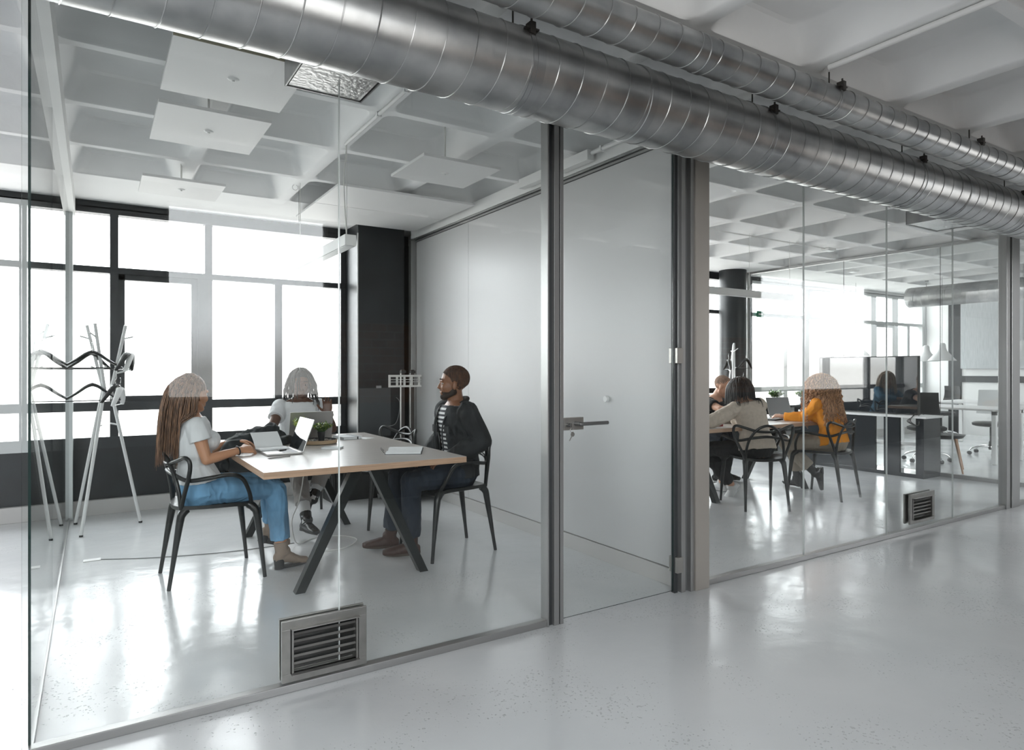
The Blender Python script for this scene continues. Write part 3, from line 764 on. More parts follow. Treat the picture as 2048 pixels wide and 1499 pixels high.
q = MB(); q.tube(spline([(-.15, .118, .008), (-.13, .14, .03), (-.08, .15, .035), (-.05, .13, .012)], 5), .0016, 6); q.obj('elastic_band', M_BLACKP, nb, smooth=60)
hb = empty('open_notebook', (.975, 4.52, TZ + .0162), .12); tag(hb, 'half-raised open notebook of blank pages held in the woman\'s hand by the jacket', 'notebook')
q = MB(); q.box(-.09, .09, -.11, .0, 0, .012); q.obj('page_block', M_PAPER, hb, bevel=.002)
q = MB(); vv = []
for i in range(7):
    t = i / 6; y = .0 + .10 * t - .01 * math.sin(t * PI); z = .012 + .085 * t ** 1.1
    vv += [(-.09, y, z), (.09, y, z), (-.09, y + .002, z + .003), (.09, y + .002, z + .003)]
fs = []
for i in range(6): a = 4 * i; b = a + 4; fs += [(a, a + 1, b + 1, b), (a + 2, b + 2, b + 3, a + 3), (a, b, b + 2, a + 2), (a + 1, a + 3, b + 3, b + 1)]
q.add(vv, fs); q.obj('raised_page', M_PAPER, hb, smooth=50)
def pen(a, b, m, label, r=.0042):
    a = Vector(a); b = Vector(b); L_ = (b - a).length; r_ = empty('pen', a); tag(r_, label, 'pen'); d_ = (b - a).normalized()
    q = MB(); q.tube([Vector((0, 0, 0)) + d_ * .012, d_ * L_], r, 10); q.obj('barrel', m, r_, smooth=50)
    q = MB(); q.tube([Vector((0, 0, 0)), d_ * .012], [.001, r], 10); q.obj('tip', M_SILVER, r_, smooth=50)
pen((.875, 4.10, TZ + .005), (1.02, 4.155, TZ + .005), M_SILVER, 'slim grey pen lying on the table in front of the silver laptop')
pen((.985, 4.33, TZ + .020), (1.045, 4.36, TZ + .020), M_BLACKP, 'black pen resting on the silver laptop keyboard')
# cable hanging from the first table and lying on the floor
q = MB(); q.tube(spline([(1.36, 5.02, .70), (1.345, 5.03, .55), (1.30, 5.02, .30), (1.235, 4.98, .16), (1.24, 4.92, .03), (1.28, 4.90, .006), (1.42, 5.0, .005), (1.60, 4.95, .005), (1.66, 4.78, .005), (1.50, 4.60, .005), (1.3, 4.62, .005)], 8), .004, 6)
tag(q.obj('power_cable', M_CABLE, smooth=60), 'white power cable hanging under the first table and coiled on the floor', 'cable')
q = MB(); q.tube(spline([(.03, 5.21, .0035), (.35, 5.06, .0035), (.75, 4.95, .0035), (1.1, 4.93, .0035), (1.24, 4.94, .0035)], 8), .003, 6)
tag(q.obj('floor_cable', mat('grey_cable', (.22, .22, .22), .5), smooth=60), 'thin grey cable running across the floor from the floor plate', 'cable')
q = MB(); q.box(-.05, .05, -.028, .028, 0, .006); o_ = q.obj('floor_plate', M_WHITE, bevel=.002); o_.location = (-.01, 5.22, 0); tag(o_, 'white rectangular cover plate on the floor by the side glass', 'plate')

# ---------------------------------------------------------------- coat racks
M_RACK = mat('white_lacquered_rack', (.66, .665, .66), .4)
def rack(x, y, rz, label, poles):
    r_ = empty('coat_rack', (x, y, 0), rz); tag(r_, label, 'coat rack', 'white three-pole coat racks')
    for (bx, by, mx_, my, mz, tx, ty, tz, pegs) in poles:
        q = MB(); P_ = spline([(bx, by, .012), (mx_, my, mz), (tx, ty, tz)], 1); q.tube([(bx, by, .012), (mx_, my, mz), (tx, ty, tz)], .0125, 12); po = q.obj('pole', M_RACK, r_, smooth=50)
        q = MB(); q.lathe([(.014, 0), (.014, .014)], 12, org=(bx, by, 0)); q.obj('foot', M_BLACKP, r_)
        for (pz, dx, dy, dz) in pegs:
            t = (pz - mz) / (tz - mz) if pz > mz else pz / mz
            b0 = Vector((mx_, my, mz)).lerp(Vector((tx, ty, tz)), t) if pz > mz else Vector((bx, by, 0)).lerp(Vector((mx_, my, mz)), t)
            q = MB(); q.tube([b0, b0 + Vector((dx, dy, dz))], .0065, 8); q.obj('peg', M_RACK, r_, smooth=50)
    return r_
rpoles = [(-.145, .245, .045, .02, 1.12, -.065, .065, 1.63, [(1.52, -.07, .01, .022), (1.27, -.05, -.02, .03), (.80, .05, .0, .02)]),
          (-.10, -.27, .055, -.02, 1.12, -.01, .03, 1.645, [(1.53, -.05, -.03, .04), (1.28, .03, -.03, .02)]),
          (.31, .03, .10, .04, 1.10, .20, -.08, 1.63, [(1.52, .075, -.02, .02), (1.24, .075, -.02, .02), (.82, -.06, .0, .015)])]
rack(.018, 6.262, 0, 'white three-pole coat rack with black hangers standing in the first meeting room', rpoles)
def hanger(loc, rz, m, label, tilt=0.0, w=.21):
    r_ = empty('coat_hanger', loc, rz); r_.rotation_euler = (0, tilt, rz); tag(r_, label, 'hanger', 'hangers on the coat racks')
    q = MB()
    for sg in (-1, 1):
        pts = spline([(0, 0, 0), (sg * .045, 0, -.018), (sg * .12, .006, -.074), (sg * w, .02, -.13)], 5); n_ = len(pts)
        q.tube(pts, [.030 - .014 * (i / (n_ - 1)) if i < n_ - 2 else .015 for i in range(n_)], 8, flat=.5)
    q.obj('shoulders', m, r_, smooth=60)
    q = MB(); q.tube([(-w + .02, .018, -.128), (w - .02, .018, -.128)], .004, 8); q.obj('bar', m, r_, smooth=60)
    q = MB(); hk = [(0, 0, .01), (0, 0, .045)] + [(.018 * math.cos(t) - .0, 0, .068 + .018 * math.sin(t)) for t in [-PI / 2 + k * PI / 6 for k in range(8)]]
    q.tube(spline(hk, 2), .002, 6); q.obj('hook', M_CHROME, r_, smooth=60)
    return r_
hanger((-.01, 6.22, 1.415), .06, M_BLACKP, 'wide black wooden hanger, front one of the top cluster on the near coat rack')
hanger((-.02, 6.27, 1.405), .75, M_BLACKP, 'black wooden hanger, behind the front one of the top cluster')
hanger((.0, 6.33, 1.41), -.40, M_BLACKP, 'black wooden hanger, rearmost of the top cluster on the near coat rack')
hanger((.225, 6.17, 1.40), 1.25, M_BLACKP, 'black hanger seen nearly end-on from the right peg, upper level', w=.19)
hanger((.255, 6.21, 1.395), 1.42, M_WHITE, 'white hanger seen nearly end-on beside the upper right black one', w=.17)
hanger((-.01, 6.20, 1.155), .35, M_BLACKP, 'single black wooden hanger hanging lower on the near coat rack, left side')
hanger((.15, 6.26, 1.145), 1.1, M_BLACKP, 'black hanger on the lower right peg of the near coat rack', w=.18)
hanger((.18, 6.16, 1.12), 1.35, M_WHITE, 'white hanger on the lower right peg, nearest of the lower ones', w=.17)
rack(7.72, 6.22, 1.2, 'white coat rack standing behind the people in the far meeting room', rpoles)
hanger((7.50, 6.16, 1.40), .9, M_BLACKP, 'black hanger left of the far coat rack, above the bowed man')
hanger((7.95, 6.22, 1.42), .2, M_BLACKP, 'black hanger on the right of the far coat rack')
hanger((7.76, 6.12, 1.14), .5, M_WHITE, 'white hanger low on the far coat rack above the dark-haired head')

# ---------------------------------------------------------------- hanging light bars, ceiling plates, conduits
def lightbar(p0, p1, label, hooks):
    p0 = Vector(p0); p1 = Vector(p1); r_ = empty('pendant_light_bar', (p0 + p1) / 2); tag(r_, label, 'lamp'); c = (p0 + p1) / 2
    q = MB(); q.beam(p0 - c, p1 - c, .075, .07); q.obj('housing', M_WHITE, r_, bevel=.003)
    q = MB(); d_ = (p1 - p0).normalized() * .02; q.beam(p0 - c + d_ - Vector((0, 0, .036)), p1 - c - d_ - Vector((0, 0, .036)), .06, .006); q.obj('diffuser', mat('opal_diffuser', (.62, .64, .65), .4), r_)
    for t in hooks:
        a = p0.lerp(p1, t) - c; q = MB(); q.tube([a + Vector((0, 0, .035)), a + Vector((0, 0, ZC - c.z))], .0022, 5); q.obj('suspension_wire', M_CABLE, r_)
    return r_
lightbar((1.39, 4.12, 2.105), (1.39, 5.42, 2.105), 'white rectangular pendant light bar over the first table', (.06, .94))
lightbar((4.9, 4.7, 2.10), (6.83, 4.7, 2.10), 'long grey-white pendant light bar over the far table', (.6, .97))
def plate(x0, x1, y0, y1, z, label, knob=True, edge=None):
    r_ = empty('ceiling_plate', ((x0 + x1) / 2, (y0 + y1) / 2, z)); tag(r_, label, 'panel', 'flat white plates under the ceiling')
    w = (x1 - x0) / 2; d_ = (y1 - y0) / 2
    q = MB(); q.box(-w, w, -d_, d_, 0, .018); q.obj('plate', M_WPANEL, r_, bevel=.001)
    if edge: q = MB(); q.box(-w, w, -d_ - .001, -d_, 0, .018); q.obj('taped_edge', edge, r_)
    if knob:
        q = MB(); q.lathe([(.001, -.006), (.016, -.006), (.024, -.002), (.026, 0)], 20, cap=False); q.lathe([(.006, -.012), (.006, -.004)], 10); q.obj('fixing', M_WHITE, r_, smooth=40)
    q = MB(); q.tube([(0, 0, .018), (0, 0, ZC + .16 - z)], .006, 8); q.obj('stem', M_CABLE, r_)
plate(.265, .81, 2.92, 3.52, 2.60, 'square white ceiling plate nearest the big duct, with yellowed front edge', edge=mat('yellowed_tape', (.50, .46, .33), .7))
plate(.27, .81, 3.69, 4.31, 2.60, 'square white ceiling plate, second from the big duct')
plate(.28, .81, 5.15, 5.66, 2.60, 'square white ceiling plate closest to the windows on the left')
plate(1.725, 2.285, 3.735, 4.27, 2.60, 'square white ceiling plate on its own towards the panel wall')
plate(1.60, 2.80, 5.02, 5.66, 2.70, 'large flat board under the ceiling near the dark column, front one', knob=False)
plate(1.60, 2.80, 5.67, 6.30, 2.70, 'large flat board under the ceiling against the window side, rear one', knob=False)
def pipe(name, pts, r, label, clips=(), m=None):
    r_ = empty(name, pts[0]); tag(r_, label, 'pipe'); o = Vector(pts[0])
    q = MB(); q.tube([Vector(p) - o for p in pts], r, 10); q.obj('tube', m or M_WHITE, r_, smooth=50)
    for c in clips:
        q = MB(); a = Vector(pts[0]).lerp(Vector(pts[-1]), c) - o; q.box(a.x - r - .004, a.x + r + .004, a.y - .008, a.y + .008, a.z - r - .003, a.z + r + .006); q.obj('clip', M_WHITE, r_)
pipe('conduit_pipe', [(1.39, 2.9, ZC - .012), (1.39, 4.22, ZC - .012)], .011, 'white conduit along the ceiling rib towards the pendant light bar', (.25, .55))
q = MB(); q.tube(spline([(1.39, 4.22, ZC - .012), (1.40, 4.24, ZC - .05), (1.385, 4.24, 2.5), (1.39, 4.20, 2.14)], 4), .0035, 6)
tag(q.obj('lamp_cable', M_CABLE, smooth=60), 'white cable dropping from the conduit to the light bar', 'cable')
pipe('conduit_pipe', [(3.02, .2, ZC - .016), (3.02, 1.88, ZC - .016)], .014, 'white conduit on the corridor ceiling meeting the slim duct', (.45,))
tk = MB(); tk.box(-.03, .03, -.42, .42, -.035, .035); o_ = tk.obj('trunking_box', M_WHITE, bevel=.003); o_.location = (2.80, 3.85, 2.705); tag(o_, 'white cable trunking box above the panel wall behind the door glass', 'box')
pipe('conduit_pipe', [(2.80, 2.9, 2.715), (2.80, 3.42, 2.715)], .013, 'short white conduit entering the cable trunking above the door', (.8,))
wb_ = MB(); wb_.tube([(0, 0, 0), (0, 0, -.30)], .0015, 5); ring = [(-.03 + .022 * math.cos(t), 0, -.02 + .022 * math.sin(t)) for t in [2 * PI * k / 16 for k in range(16)]]; wb_.tube(ring, .0015, 5, closed=True)
o_ = wb_.obj('ceiling_wire', mat('dark_wire', (.1, .1, .1), .5)); o_.location = (1.40, 5.42, ZC); tag(o_, 'thin looped wire hanging from the ceiling by the far end of the light bar', 'wire')
# smoke detector / emergency lamps on the ceiling of the farther rooms
for (px_, py_, lb) in ((7.62, 4.75, 'small ceiling lamp box over the far meeting room'), (9.6, 5.6, 'small ceiling lamp box beyond the far meeting room glass')):
    r_ = empty('ceiling_lamp', (px_, py_, ZC)); tag(r_, lb, 'lamp')
    q = MB(); q.box(-.08, .08, -.05, .05, -.03, 0); q.obj('housing', M_WHITE, r_, bevel=.004)
    q = MB(); q.box(-.07, .07, -.04, .04, -.036, -.03); q.obj('lens', mat('opal_diffuser', (.62, .64, .65), .4), r_)
pipe('conduit_pipe', [(4.6, 4.75, ZC - .01), (7.54, 4.75, ZC - .01)], .008, 'thin conduit running along the far meeting room ceiling to its lamp box')

# ---------------------------------------------------------------- corner by the dark column: screen mount, board, boxes
tm = empty('screen_mount', (2.60, 6.05, 0)); tag(tm, 'empty television mount: slotted white bar on two dark uprights by the column', 'stand')
for x in (-.035, .065):
    q = MB(); q.box(x - .018, x + .018, -.012, .012, .05, 1.27); q.obj('upright', mat('dark_bronze_upright', (.05, .042, .038), .4, .5), tm, bevel=.002)
    q = MB(); q.box(x - .022, x - .018, -.014, .012, .05, 1.25); q.obj('edge_strip', M_SILVER, tm)
    q = MB(); q.box(x - .024, x + .024, -.03, .012, 1.235, 1.262); q.obj('bracket_clip', M_BLACKP, tm)
q = MB(); q.box(-.19, .155, -.022, -.018, 1.105, 1.118); q.box(-.19, .155, -.022, -.018, 1.200, 1.215); q.box(-.19, .155, -.030, -.018, 1.215, 1.220); q.box(-.19, .155, -.030, -.018, 1.100, 1.105)
for k in range(5):
    x = -.19 + k * .0775; q.box(x, x + .022, -.022, -.018, 1.118, 1.200)
q.box(-.19, .155, -.022, -.018, 1.148, 1.153); q.box(-.19, .155, -.022, -.018, 1.172, 1.177)
q.obj('slotted_bar', mat('white_metal', (.66, .65, .62), .4), tm)
q = MB(); q.box(-.24, .26, -.2, .17, .05, .09); q.obj('base', M_BLACKM, tm)
for sx in (-.22, .24):
    for sy in (-.17, .14):
        q = MB(); q.lathe([(.025, -.012), (.028, -.008), (.028, .008), (.025, .012)], 14, 'X', org=(sx, sy, .028)); q.box(sx - .016, sx + .016, sy - .02, sy + .02, .03, .055); q.obj('caster', mat('clear_grey_caster', (.35, .36, .36), .3), tm, smooth=40)
q = MB(); q.box(-.028, .028, -.004, 0, -.03, .03); q.box(-.018, -.006, -.006, -.004, -.012, .012)
o_ = q.obj('wall_switch', mat('grey_switch', (.30, .30, .30), .5)); o_.location = (2.49, 6.498, 1.075); tag(o_, 'grey wall switch plate on the black column', 'switch')
q = MB(); q.box(-.17, .17, -.006, 0, -.25, .25); o_ = q.obj('wall_panel', mat('dull_grey_panel', (.06, .065, .07), .4), bevel=.004); o_.location = (2.45, 6.497, .83); tag(o_, 'dull grey panel low on the black column behind the table', 'panel')
q = MB(); q.tube(spline([(2.68, 6.49, .98), (2.71, 6.47, .93), (2.70, 6.47, .80), (2.66, 6.48, .70), (2.55, 6.48, .68)], 5), .004, 6)
tag(q.obj('wall_cable', mat('grey_cable', (.22, .22, .22), .5), smooth=60), 'thin grey cable looping down the black column beside the grey panel', 'cable')
q = MB(); q.box(-.55, .25, -.12, .13, 0, .58); o_ = q.obj('low_cabinet', mat('black_cabinet', (.012, .014, .014), .4), bevel=.004); o_.location = (2.46, 6.365, 0); tag(o_, 'low black cabinet in the corner below the column', 'cabinet')
q = MB(); q.box(-.045, .045, -.03, .03, -.03, .0); o_ = q.obj('sensor_box', M_WHITE, bevel=.004); o_.location = (2.70, 6.35, ZC); tag(o_, 'small white sensor box under the ceiling at the column corner', 'box')

# ---------------------------------------------------------------- far room: television on console
cn = empty('media_console', (8.12, 4.66, 0)); tag(cn, 'charcoal open-fronted console with white top carrying the television', 'console')
M_CONS = mat('charcoal_gloss_console', (.022, .026, .030), .07, spec=.6)
L0, L1 = -.77, .80
q = MB(); q.box(0, .38, L0, L1, 0, .045); q.obj('plinth', M_CONS, cn, bevel=.002)
for (a0, a1) in ((L0, L0 + .09), (L0 + .27, L0 + .46), (L0 + .56, L1)):
    q = MB(); q.box(0, .38 if a0 < L0 + .1 else .03, a0, a1, .045, .70); q.obj('panel', M_CONS, cn, bevel=.002)
q = MB(); q.box(-.02, .40, L0 - .03, L1 + .03, .70, .725); q.obj('top', M_WPANEL, cn, bevel=.003)
q = MB(); q.box(0.03, .37, L0 + .09, L1 - .01, .36, .375); q.obj('shelf', M_WPANEL, cn)
M_TVG = mat('television_glass', (.010, .014, .018), .02, spec=1.0, coat=1.0); M_TVG.node_tree.nodes['Principled BSDF'].inputs['IOR'].default_value = 1.6
tv = empty('television', (8.30, 4.665, .725)); tag(tv, 'large flat television, its black screen mirroring the room', 'television')
q = MB(); q.box(-.012, .03, -.635, .635, .0, .71); q.obj('frame', M_BLACKP, tv, bevel=.004)
q = MB(); q.box(-.0135, -.012, -.622, .622, .014, .698); q.obj('screen', M_TVG, tv)
q = MB(); q.box(-.08, .08, -.4, -.3, -.0, .008); q.box(-.08, .08, .3, .4, 0, .008); q.obj('foot', M_BLACKP, tv)
q = MB()
for k in range(3): q.tube(spline([(8.2, 3.93 + .03 * k, .745), (8.12, 3.95 + .02 * k, .76), (8.09, 4.0, .72), (8.09, 4.02 + .02 * k, .66), (8.10, 3.94, .62), (8.15, 3.96, .73)], 5), .005, 6)
tag(q.obj('cable_bundle', M_BLACKP, smooth=60), 'black cable bundle hanging over the near corner of the console', 'cable')
# things on the far table
lp3 = laptop(6.50, 4.62, math.radians(168), math.radians(16), 'open dark-screened laptop on the far table before the woman in orange', screen=mat('matte_grey_screen', (.16, .175, .185), .25))
q = MB(); q.box(-.10, .10, -.07, .07, 0, .012); o_ = q.obj('notebook', M_COVD, bevel=.002); o_.location = (6.05, 4.40, TZ); o_.rotation_euler = (0, 0, .2); tag(o_, 'dark closed notebook on the far table left of the laptop', 'notebook')
q = MB(); q.box(-.09, .09, -.065, .065, 0, .006); o_ = q.obj('paper_pad', M_PAPER, bevel=.001); o_.location = (6.06, 4.41, TZ + .0125); o_.rotation_euler = (0, 0, .35); tag(o_, 'white paper pad lying on the dark notebook of the far table', 'paper')
q = MB(); q.box(-.07, .07, -.05, .05, 0, .02); o_ = q.obj('red_book', mat('red_cover', (.35, .02, .03), .4), bevel=.002); o_.location = (4.93, 4.22, TZ); tag(o_, 'small red book on the far table under the beige sleeve', 'book')
M_PET = mat('clear_bottle_plastic', (.80, .84, .85), .08, trans=.85)
def bottle(x, y, z, s, label, cap=M_WHITE):
    r_ = empty('water_bottle', (x, y, z)); tag(r_, label, 'bottle', 'clear water bottles')
    q = MB(); q.lathe([(.028 * s, 0), (.032 * s, .008 * s), (.032 * s, .06 * s), (.030 * s, .068 * s), (.032 * s, .076 * s), (.032 * s, .125 * s), (.024 * s, .155 * s), (.012 * s, .178 * s), (.012 * s, .190 * s)], 20); q.obj('body', M_PET, r_, smooth=40)
    q = MB(); q.lathe([(.0145 * s, .188 * s), (.0145 * s, .208 * s)], 16); q.obj('cap', cap, r_, smooth=40)
    q = MB(); q.lathe([(.0325 * s, .075 * s), (.0325 * s, .118 * s)], 20, cap=False); q.obj('wrapper', mat('pale_bottle_wrapper', (.55, .60, .64), .4), r_, smooth=40)
bottle(4.74, 4.32, TZ, 1.0, 'clear water bottle on the far table beside the beige sleeve')
bottle(4.60, 4.12, TZ, 1.0, 'clear water bottle cut by the wide post, leftmost on the far table')
# window ledge unit with two plants
q = MB(); q.box(8.9, 10.9, 6.42, 6.80, .67, .705); q.box(8.95, 9.0, 6.45, 6.78, 0, .67); q.box(9.9, 9.95, 6.45, 6.78, 0, .67); q.box(10.8, 10.85, 6.45, 6.78, 0, .67); q.box(8.95, 10.85, 6.45, 6.78, .30, .33)
tag(q.obj('window_shelf_unit', M_BLACKM), 'low black shelf unit below the windows behind the far room', 'shelf')
bushy('potted_plant', (9.16, 6.62, .705), .065, .10, .13, .13, 46, [G1, G2, G2, G4], 'bushy plant in black pot, left one on the black window shelf', 11, M_POTB, .04)
bushy('potted_plant', (9.91, 6.62, .705), .06, .09, .12, .12, 44, [G1, G2, G2, G4], 'bushy plant in black pot, right one, half behind curly hair', 12, M_POTB, .04)
# exit sign
es = empty('exit_sign', (9.0, 6.84, 2.16)); tag(es, 'small green emergency exit sign with a white arrow on the window rail', 'sign')
q = MB(); q.box(-.0, .16, -.012, 0, -.05, .05); q.obj('plate', mat('exit_green', (.01, .16, .08), .4), es)
q = MB(); q.add([(.03, -.0135, 0), (.055, -.0135, .02), (.055, -.0135, .008), (.13, -.0135, .008), (.13, -.0135, -.008), (.055, -.0135, -.008), (.055, -.0135, -.02)], [(0, 6, 5, 4, 3, 2, 1)]); q.obj('arrow', M_WHITE, es)

# ---------------------------------------------------------------- open office beyond
def desk(x0, x1, y0, y1, label):
    r_ = empty('office_desk', (x0, y0, 0)); tag(r_, label, 'desk', 'white office desks')
    w, d_ = x1 - x0, y1 - y0
    q = MB(); q.box(-.02, w + .02, -.02, d_, .715, .74); q.obj('desktop', M_WPANEL, r_, bevel=.002)
    for yy in (0.03, d_ - .08):
        for xx in (0.02, w - .07):
            q = MB(); q.box(xx, xx + .05, yy, yy + .05, .01, .715); q.obj('leg', M_WHITE, r_)
            q = MB(); q.lathe([(.022, 0), (.022, .01)], 12, org=(xx + .025, yy + .025, 0)); q.obj('foot', M_ALU, r_)
        q = MB(); q.box(0.02, w - .02, yy, yy + .05, .665, .715); q.obj('rail', M_WHITE, r_)
desk(10.05, 10.93, 3.90, 5.6, 'white desk nearest the glass in the open office')
desk(12.0, 12.9, 3.4, 5.6, 'white desk in the second row of the open office')
def swivel(x, y, rz, seatm, backm, label):
    r_ = empty('swivel_chair', (x, y, 0), rz); tag(r_, label, 'chair', 'swivel chairs in the open office')
    q = MB(); q.lathe([(.03, .08), (.034, .10), (.028, .20), (.020, .21), (.018, .42)], 14); q.obj('gas_lift', M_BLACKP, r_, smooth=40)
    for k in range(5):
        a = 2 * PI * k / 5 + .3; c, s_ = math.cos(a), math.sin(a)
        q = MB(); q.tube(spline([(0.02 * c, .02 * s_, .125), (.12 * c, .12 * s_, .13), (.24 * c, .24 * s_, .10), (.28 * c, .28 * s_, .065)], 3), [.016] * 4 + [.014] * 3 + [.011] * 3, 8); q.obj('base_arm', M_CHROME, r_, smooth=50)
        q = MB()
        for o in (-.014, .014): q.lathe([(.020, -.008), (.027, -.005), (.027, .005), (.020, .008)], 12, 'X', org=(.285 * c - s_ * o, .285 * s_ + c * o, .028), rot=Matrix.Rotation(a + PI / 2, 3, 'Z'))
        q.obj('caster', M_BLACKP, r_, smooth=40)
    q = MB(); q.loft([((0, 0, .425), (.18, 0, 0), (0, .19, 0)), ((0, 0, .44), (.225, 0, 0), (0, .235, 0)), ((0, 0, .475), (.23, 0, 0), (0, .24, 0)), ((0, 0, .49), (.20, 0, 0), (0, .21, 0))]); q.obj('seat', seatm, r_, smooth=40)
    q = MB(); n_ = 8; vv = []
    for i in range(n_ + 1):
        for j in range(n_ + 1):
            v = -1 + 2 * i / n_; u = j / n_; vv.append((-.20 - .05 * u + .045 * v * v - .03 * math.sin(u * PI), v * (.225 - .02 * u), .60 + .36 * u))
    T = len(vv); vv += [(a - .012, b, c) for a, b, c in vv]; fs = []
    m_ = n_ + 1
    for i in range(n_):
        for j in range(n_): a = i * m_ + j; fs += [(a, a + m_, a + m_ + 1, a + 1), (T + a, T + a + 1, T + a + m_ + 1, T + a + m_)]
    for i in range(n_): fs += [(i * m_, T + i * m_, T + (i + 1) * m_, (i + 1) * m_), (i * m_ + n_, (i + 1) * m_ + n_, T + (i + 1) * m_ + n_, T + i * m_ + n_), (i, i + 1, T + i + 1, T + i), (n_ * m_ + i, T + n_ * m_ + i, T + n_ * m_ + i + 1, n_ * m_ + i + 1)]
    q.add(vv, fs); q.obj('backrest', backm, r_, smooth=50)
    q = MB(); q.tube(spline([(-.05, 0, .42), (-.20, 0, .44), (-.235, 0, .52), (-.24, 0, .66)], 4), .014, 8); q.obj('back_stem', M_BLACKP, r_, smooth=50)
M_MESH = mat('black_mesh_fabric', (.012, .014, .015), .7, bump=.6, scale=120); M_WFAB = mat('white_shell', (.62, .63, .63), .4)
swivel(9.72, 4.62, .15, M_MESH, M_MESH, 'black mesh swivel chair just beyond the television')
swivel(13.25, 6.05, 2.6, M_MESH, M_MESH, 'black mesh swivel chair far back near the windows')
swivel(11.25, 4.45, 3.3, M_BLACKP, M_WFAB, 'swivel chair with white back and dark seat at the desk')
swivel(11.35, 3.1, 2.9, M_BLACKP, M_WFAB, 'white-backed swivel chair nearest the end post, partly cut off')
# wooden-legged stool chair behind the console
wc = empty('wooden_leg_stool', (9.05, 4.12, 0), .4); tag(wc, 'low dark padded stool on splayed wooden legs right behind the console', 'stool')
for sx in (-1, 1):
    for sy in (-1, 1): q = MB(); q.tube([(.14 * sx, .14 * sy, .42), (.23 * sx, .22 * sy, 0)], [.016, .010], 10); q.obj('leg', M_WOODLEG, wc, smooth=50)
q = MB(); q.loft([((0, 0, .40), (.14, 0, 0), (0, .15, 0)), ((0, 0, .415), (.21, 0, 0), (0, .22, 0)), ((0, 0, .455), (.24, 0, 0), (0, .25, 0)), ((0, 0, .458), (.225, 0, 0), (0, .235, 0))]); q.obj('seat', M_BLACKP, wc, smooth=40)
# pendant lamps
def pendant(x, y, z, s, label):
    r_ = empty('pendant_lamp', (x, y, z)); tag(r_, label, 'lamp', 'white conical pendant lamps')
    q = MB(); q.lathe([(.20 * s, 0), (.195 * s, .008 * s), (.12 * s, .10 * s), (.075 * s, .15 * s), (.055 * s, .20 * s), (.050 * s, .26 * s), (.03 * s, .285 * s)], 28, cap=False); q.lathe([(.19 * s, .004 * s), (.115 * s, .095 * s), (.05 * s, .14 * s)], 28, cap=False); q.obj('shade', M_WPANEL, r_, smooth=50)
    q = MB(); q.sphere((0, 0, .07 * s), .035 * s, 12, 8); q.obj('bulb', M_WHITE, r_, smooth=60)
    q = MB(); q.tube([(0, 0, .28 * s), (0, 0, ZC - z + .10)], .003, 6); q.obj('cord', mat('dark_wire', (.1, .1, .1), .5), r_)
    q = MB(); q.lathe([(.04, ZC - z + .07), (.04, ZC - z + .115)], 14); q.obj('ceiling_rose', M_BLACKP, r_)
pendant(11.58, 5.27, 1.41, 1.0, 'white conical pendant lamp, larger of the overlapping pair')
pendant(12.5, 5.95, 1.41, 1.0, 'white conical pendant lamp, left one of the overlapping pair')
pendant(11.1, 6.42, 1.50, 1.1, 'pale pendant lamp hanging right above the television')
pendant(11.45, 4.12, 1.41, 1.0, 'white conical pendant lamp at the right picture edge beyond the post')
# ================================================================== PEOPLE
def remesh(name, mb, m, parent, voxel=.005, it=3, wr=0.0, wscale=14, seed=0, cut=None, stretch=(1, 1, .45), sharp=None):
    """union of overlapping solids grown into one continuous skin"""
    me = mb.mesh(name + '_src', m, smooth=60); t = bpy.data.objects.new('tmp', me); COL.objects.link(t)
    a = t.modifiers.new('r', 'REMESH'); a.mode = 'VOXEL'; a.voxel_size = voxel; a.adaptivity = 0
    b = t.modifiers.new('s', 'SMOOTH'); b.factor = .5; b.iterations = it
    dg = bpy.context.evaluated_depsgraph_get(); out = bpy.data.meshes.new_from_object(t.evaluated_get(dg))
    bpy.data.objects.remove(t); bpy.data.meshes.remove(me)
    out.name = name
    if wr or cut:
        bm = bmesh.new(); bm.from_mesh(out); bm.normal_update()
        if wr:
            so_ = Vector((seed * 3.1, seed * 1.7, 0))
            for v in bm.verts:
                p = Vector((v.co.x * stretch[0], v.co.y * stretch[1], v.co.z * stretch[2])) * wscale + so_
                q = p + Vector((noise.noise(p * .6), noise.noise(p * .6 + Vector((9, 0, 0))), noise.noise(p * .6 + Vector((0, 9, 0))))) * 1.3
                v.co += v.normal * wr * (1 - 2 * abs(noise.noise(q)) - .55)
        if cut: bmesh.ops.delete(bm, geom=[v for v in bm.verts if cut(v.co)], context='VERTS')
        bm.to_mesh(out); bm.free()
    out.materials.clear(); out.materials.append(m); out.shade_smooth()
    return link(name, out, parent)

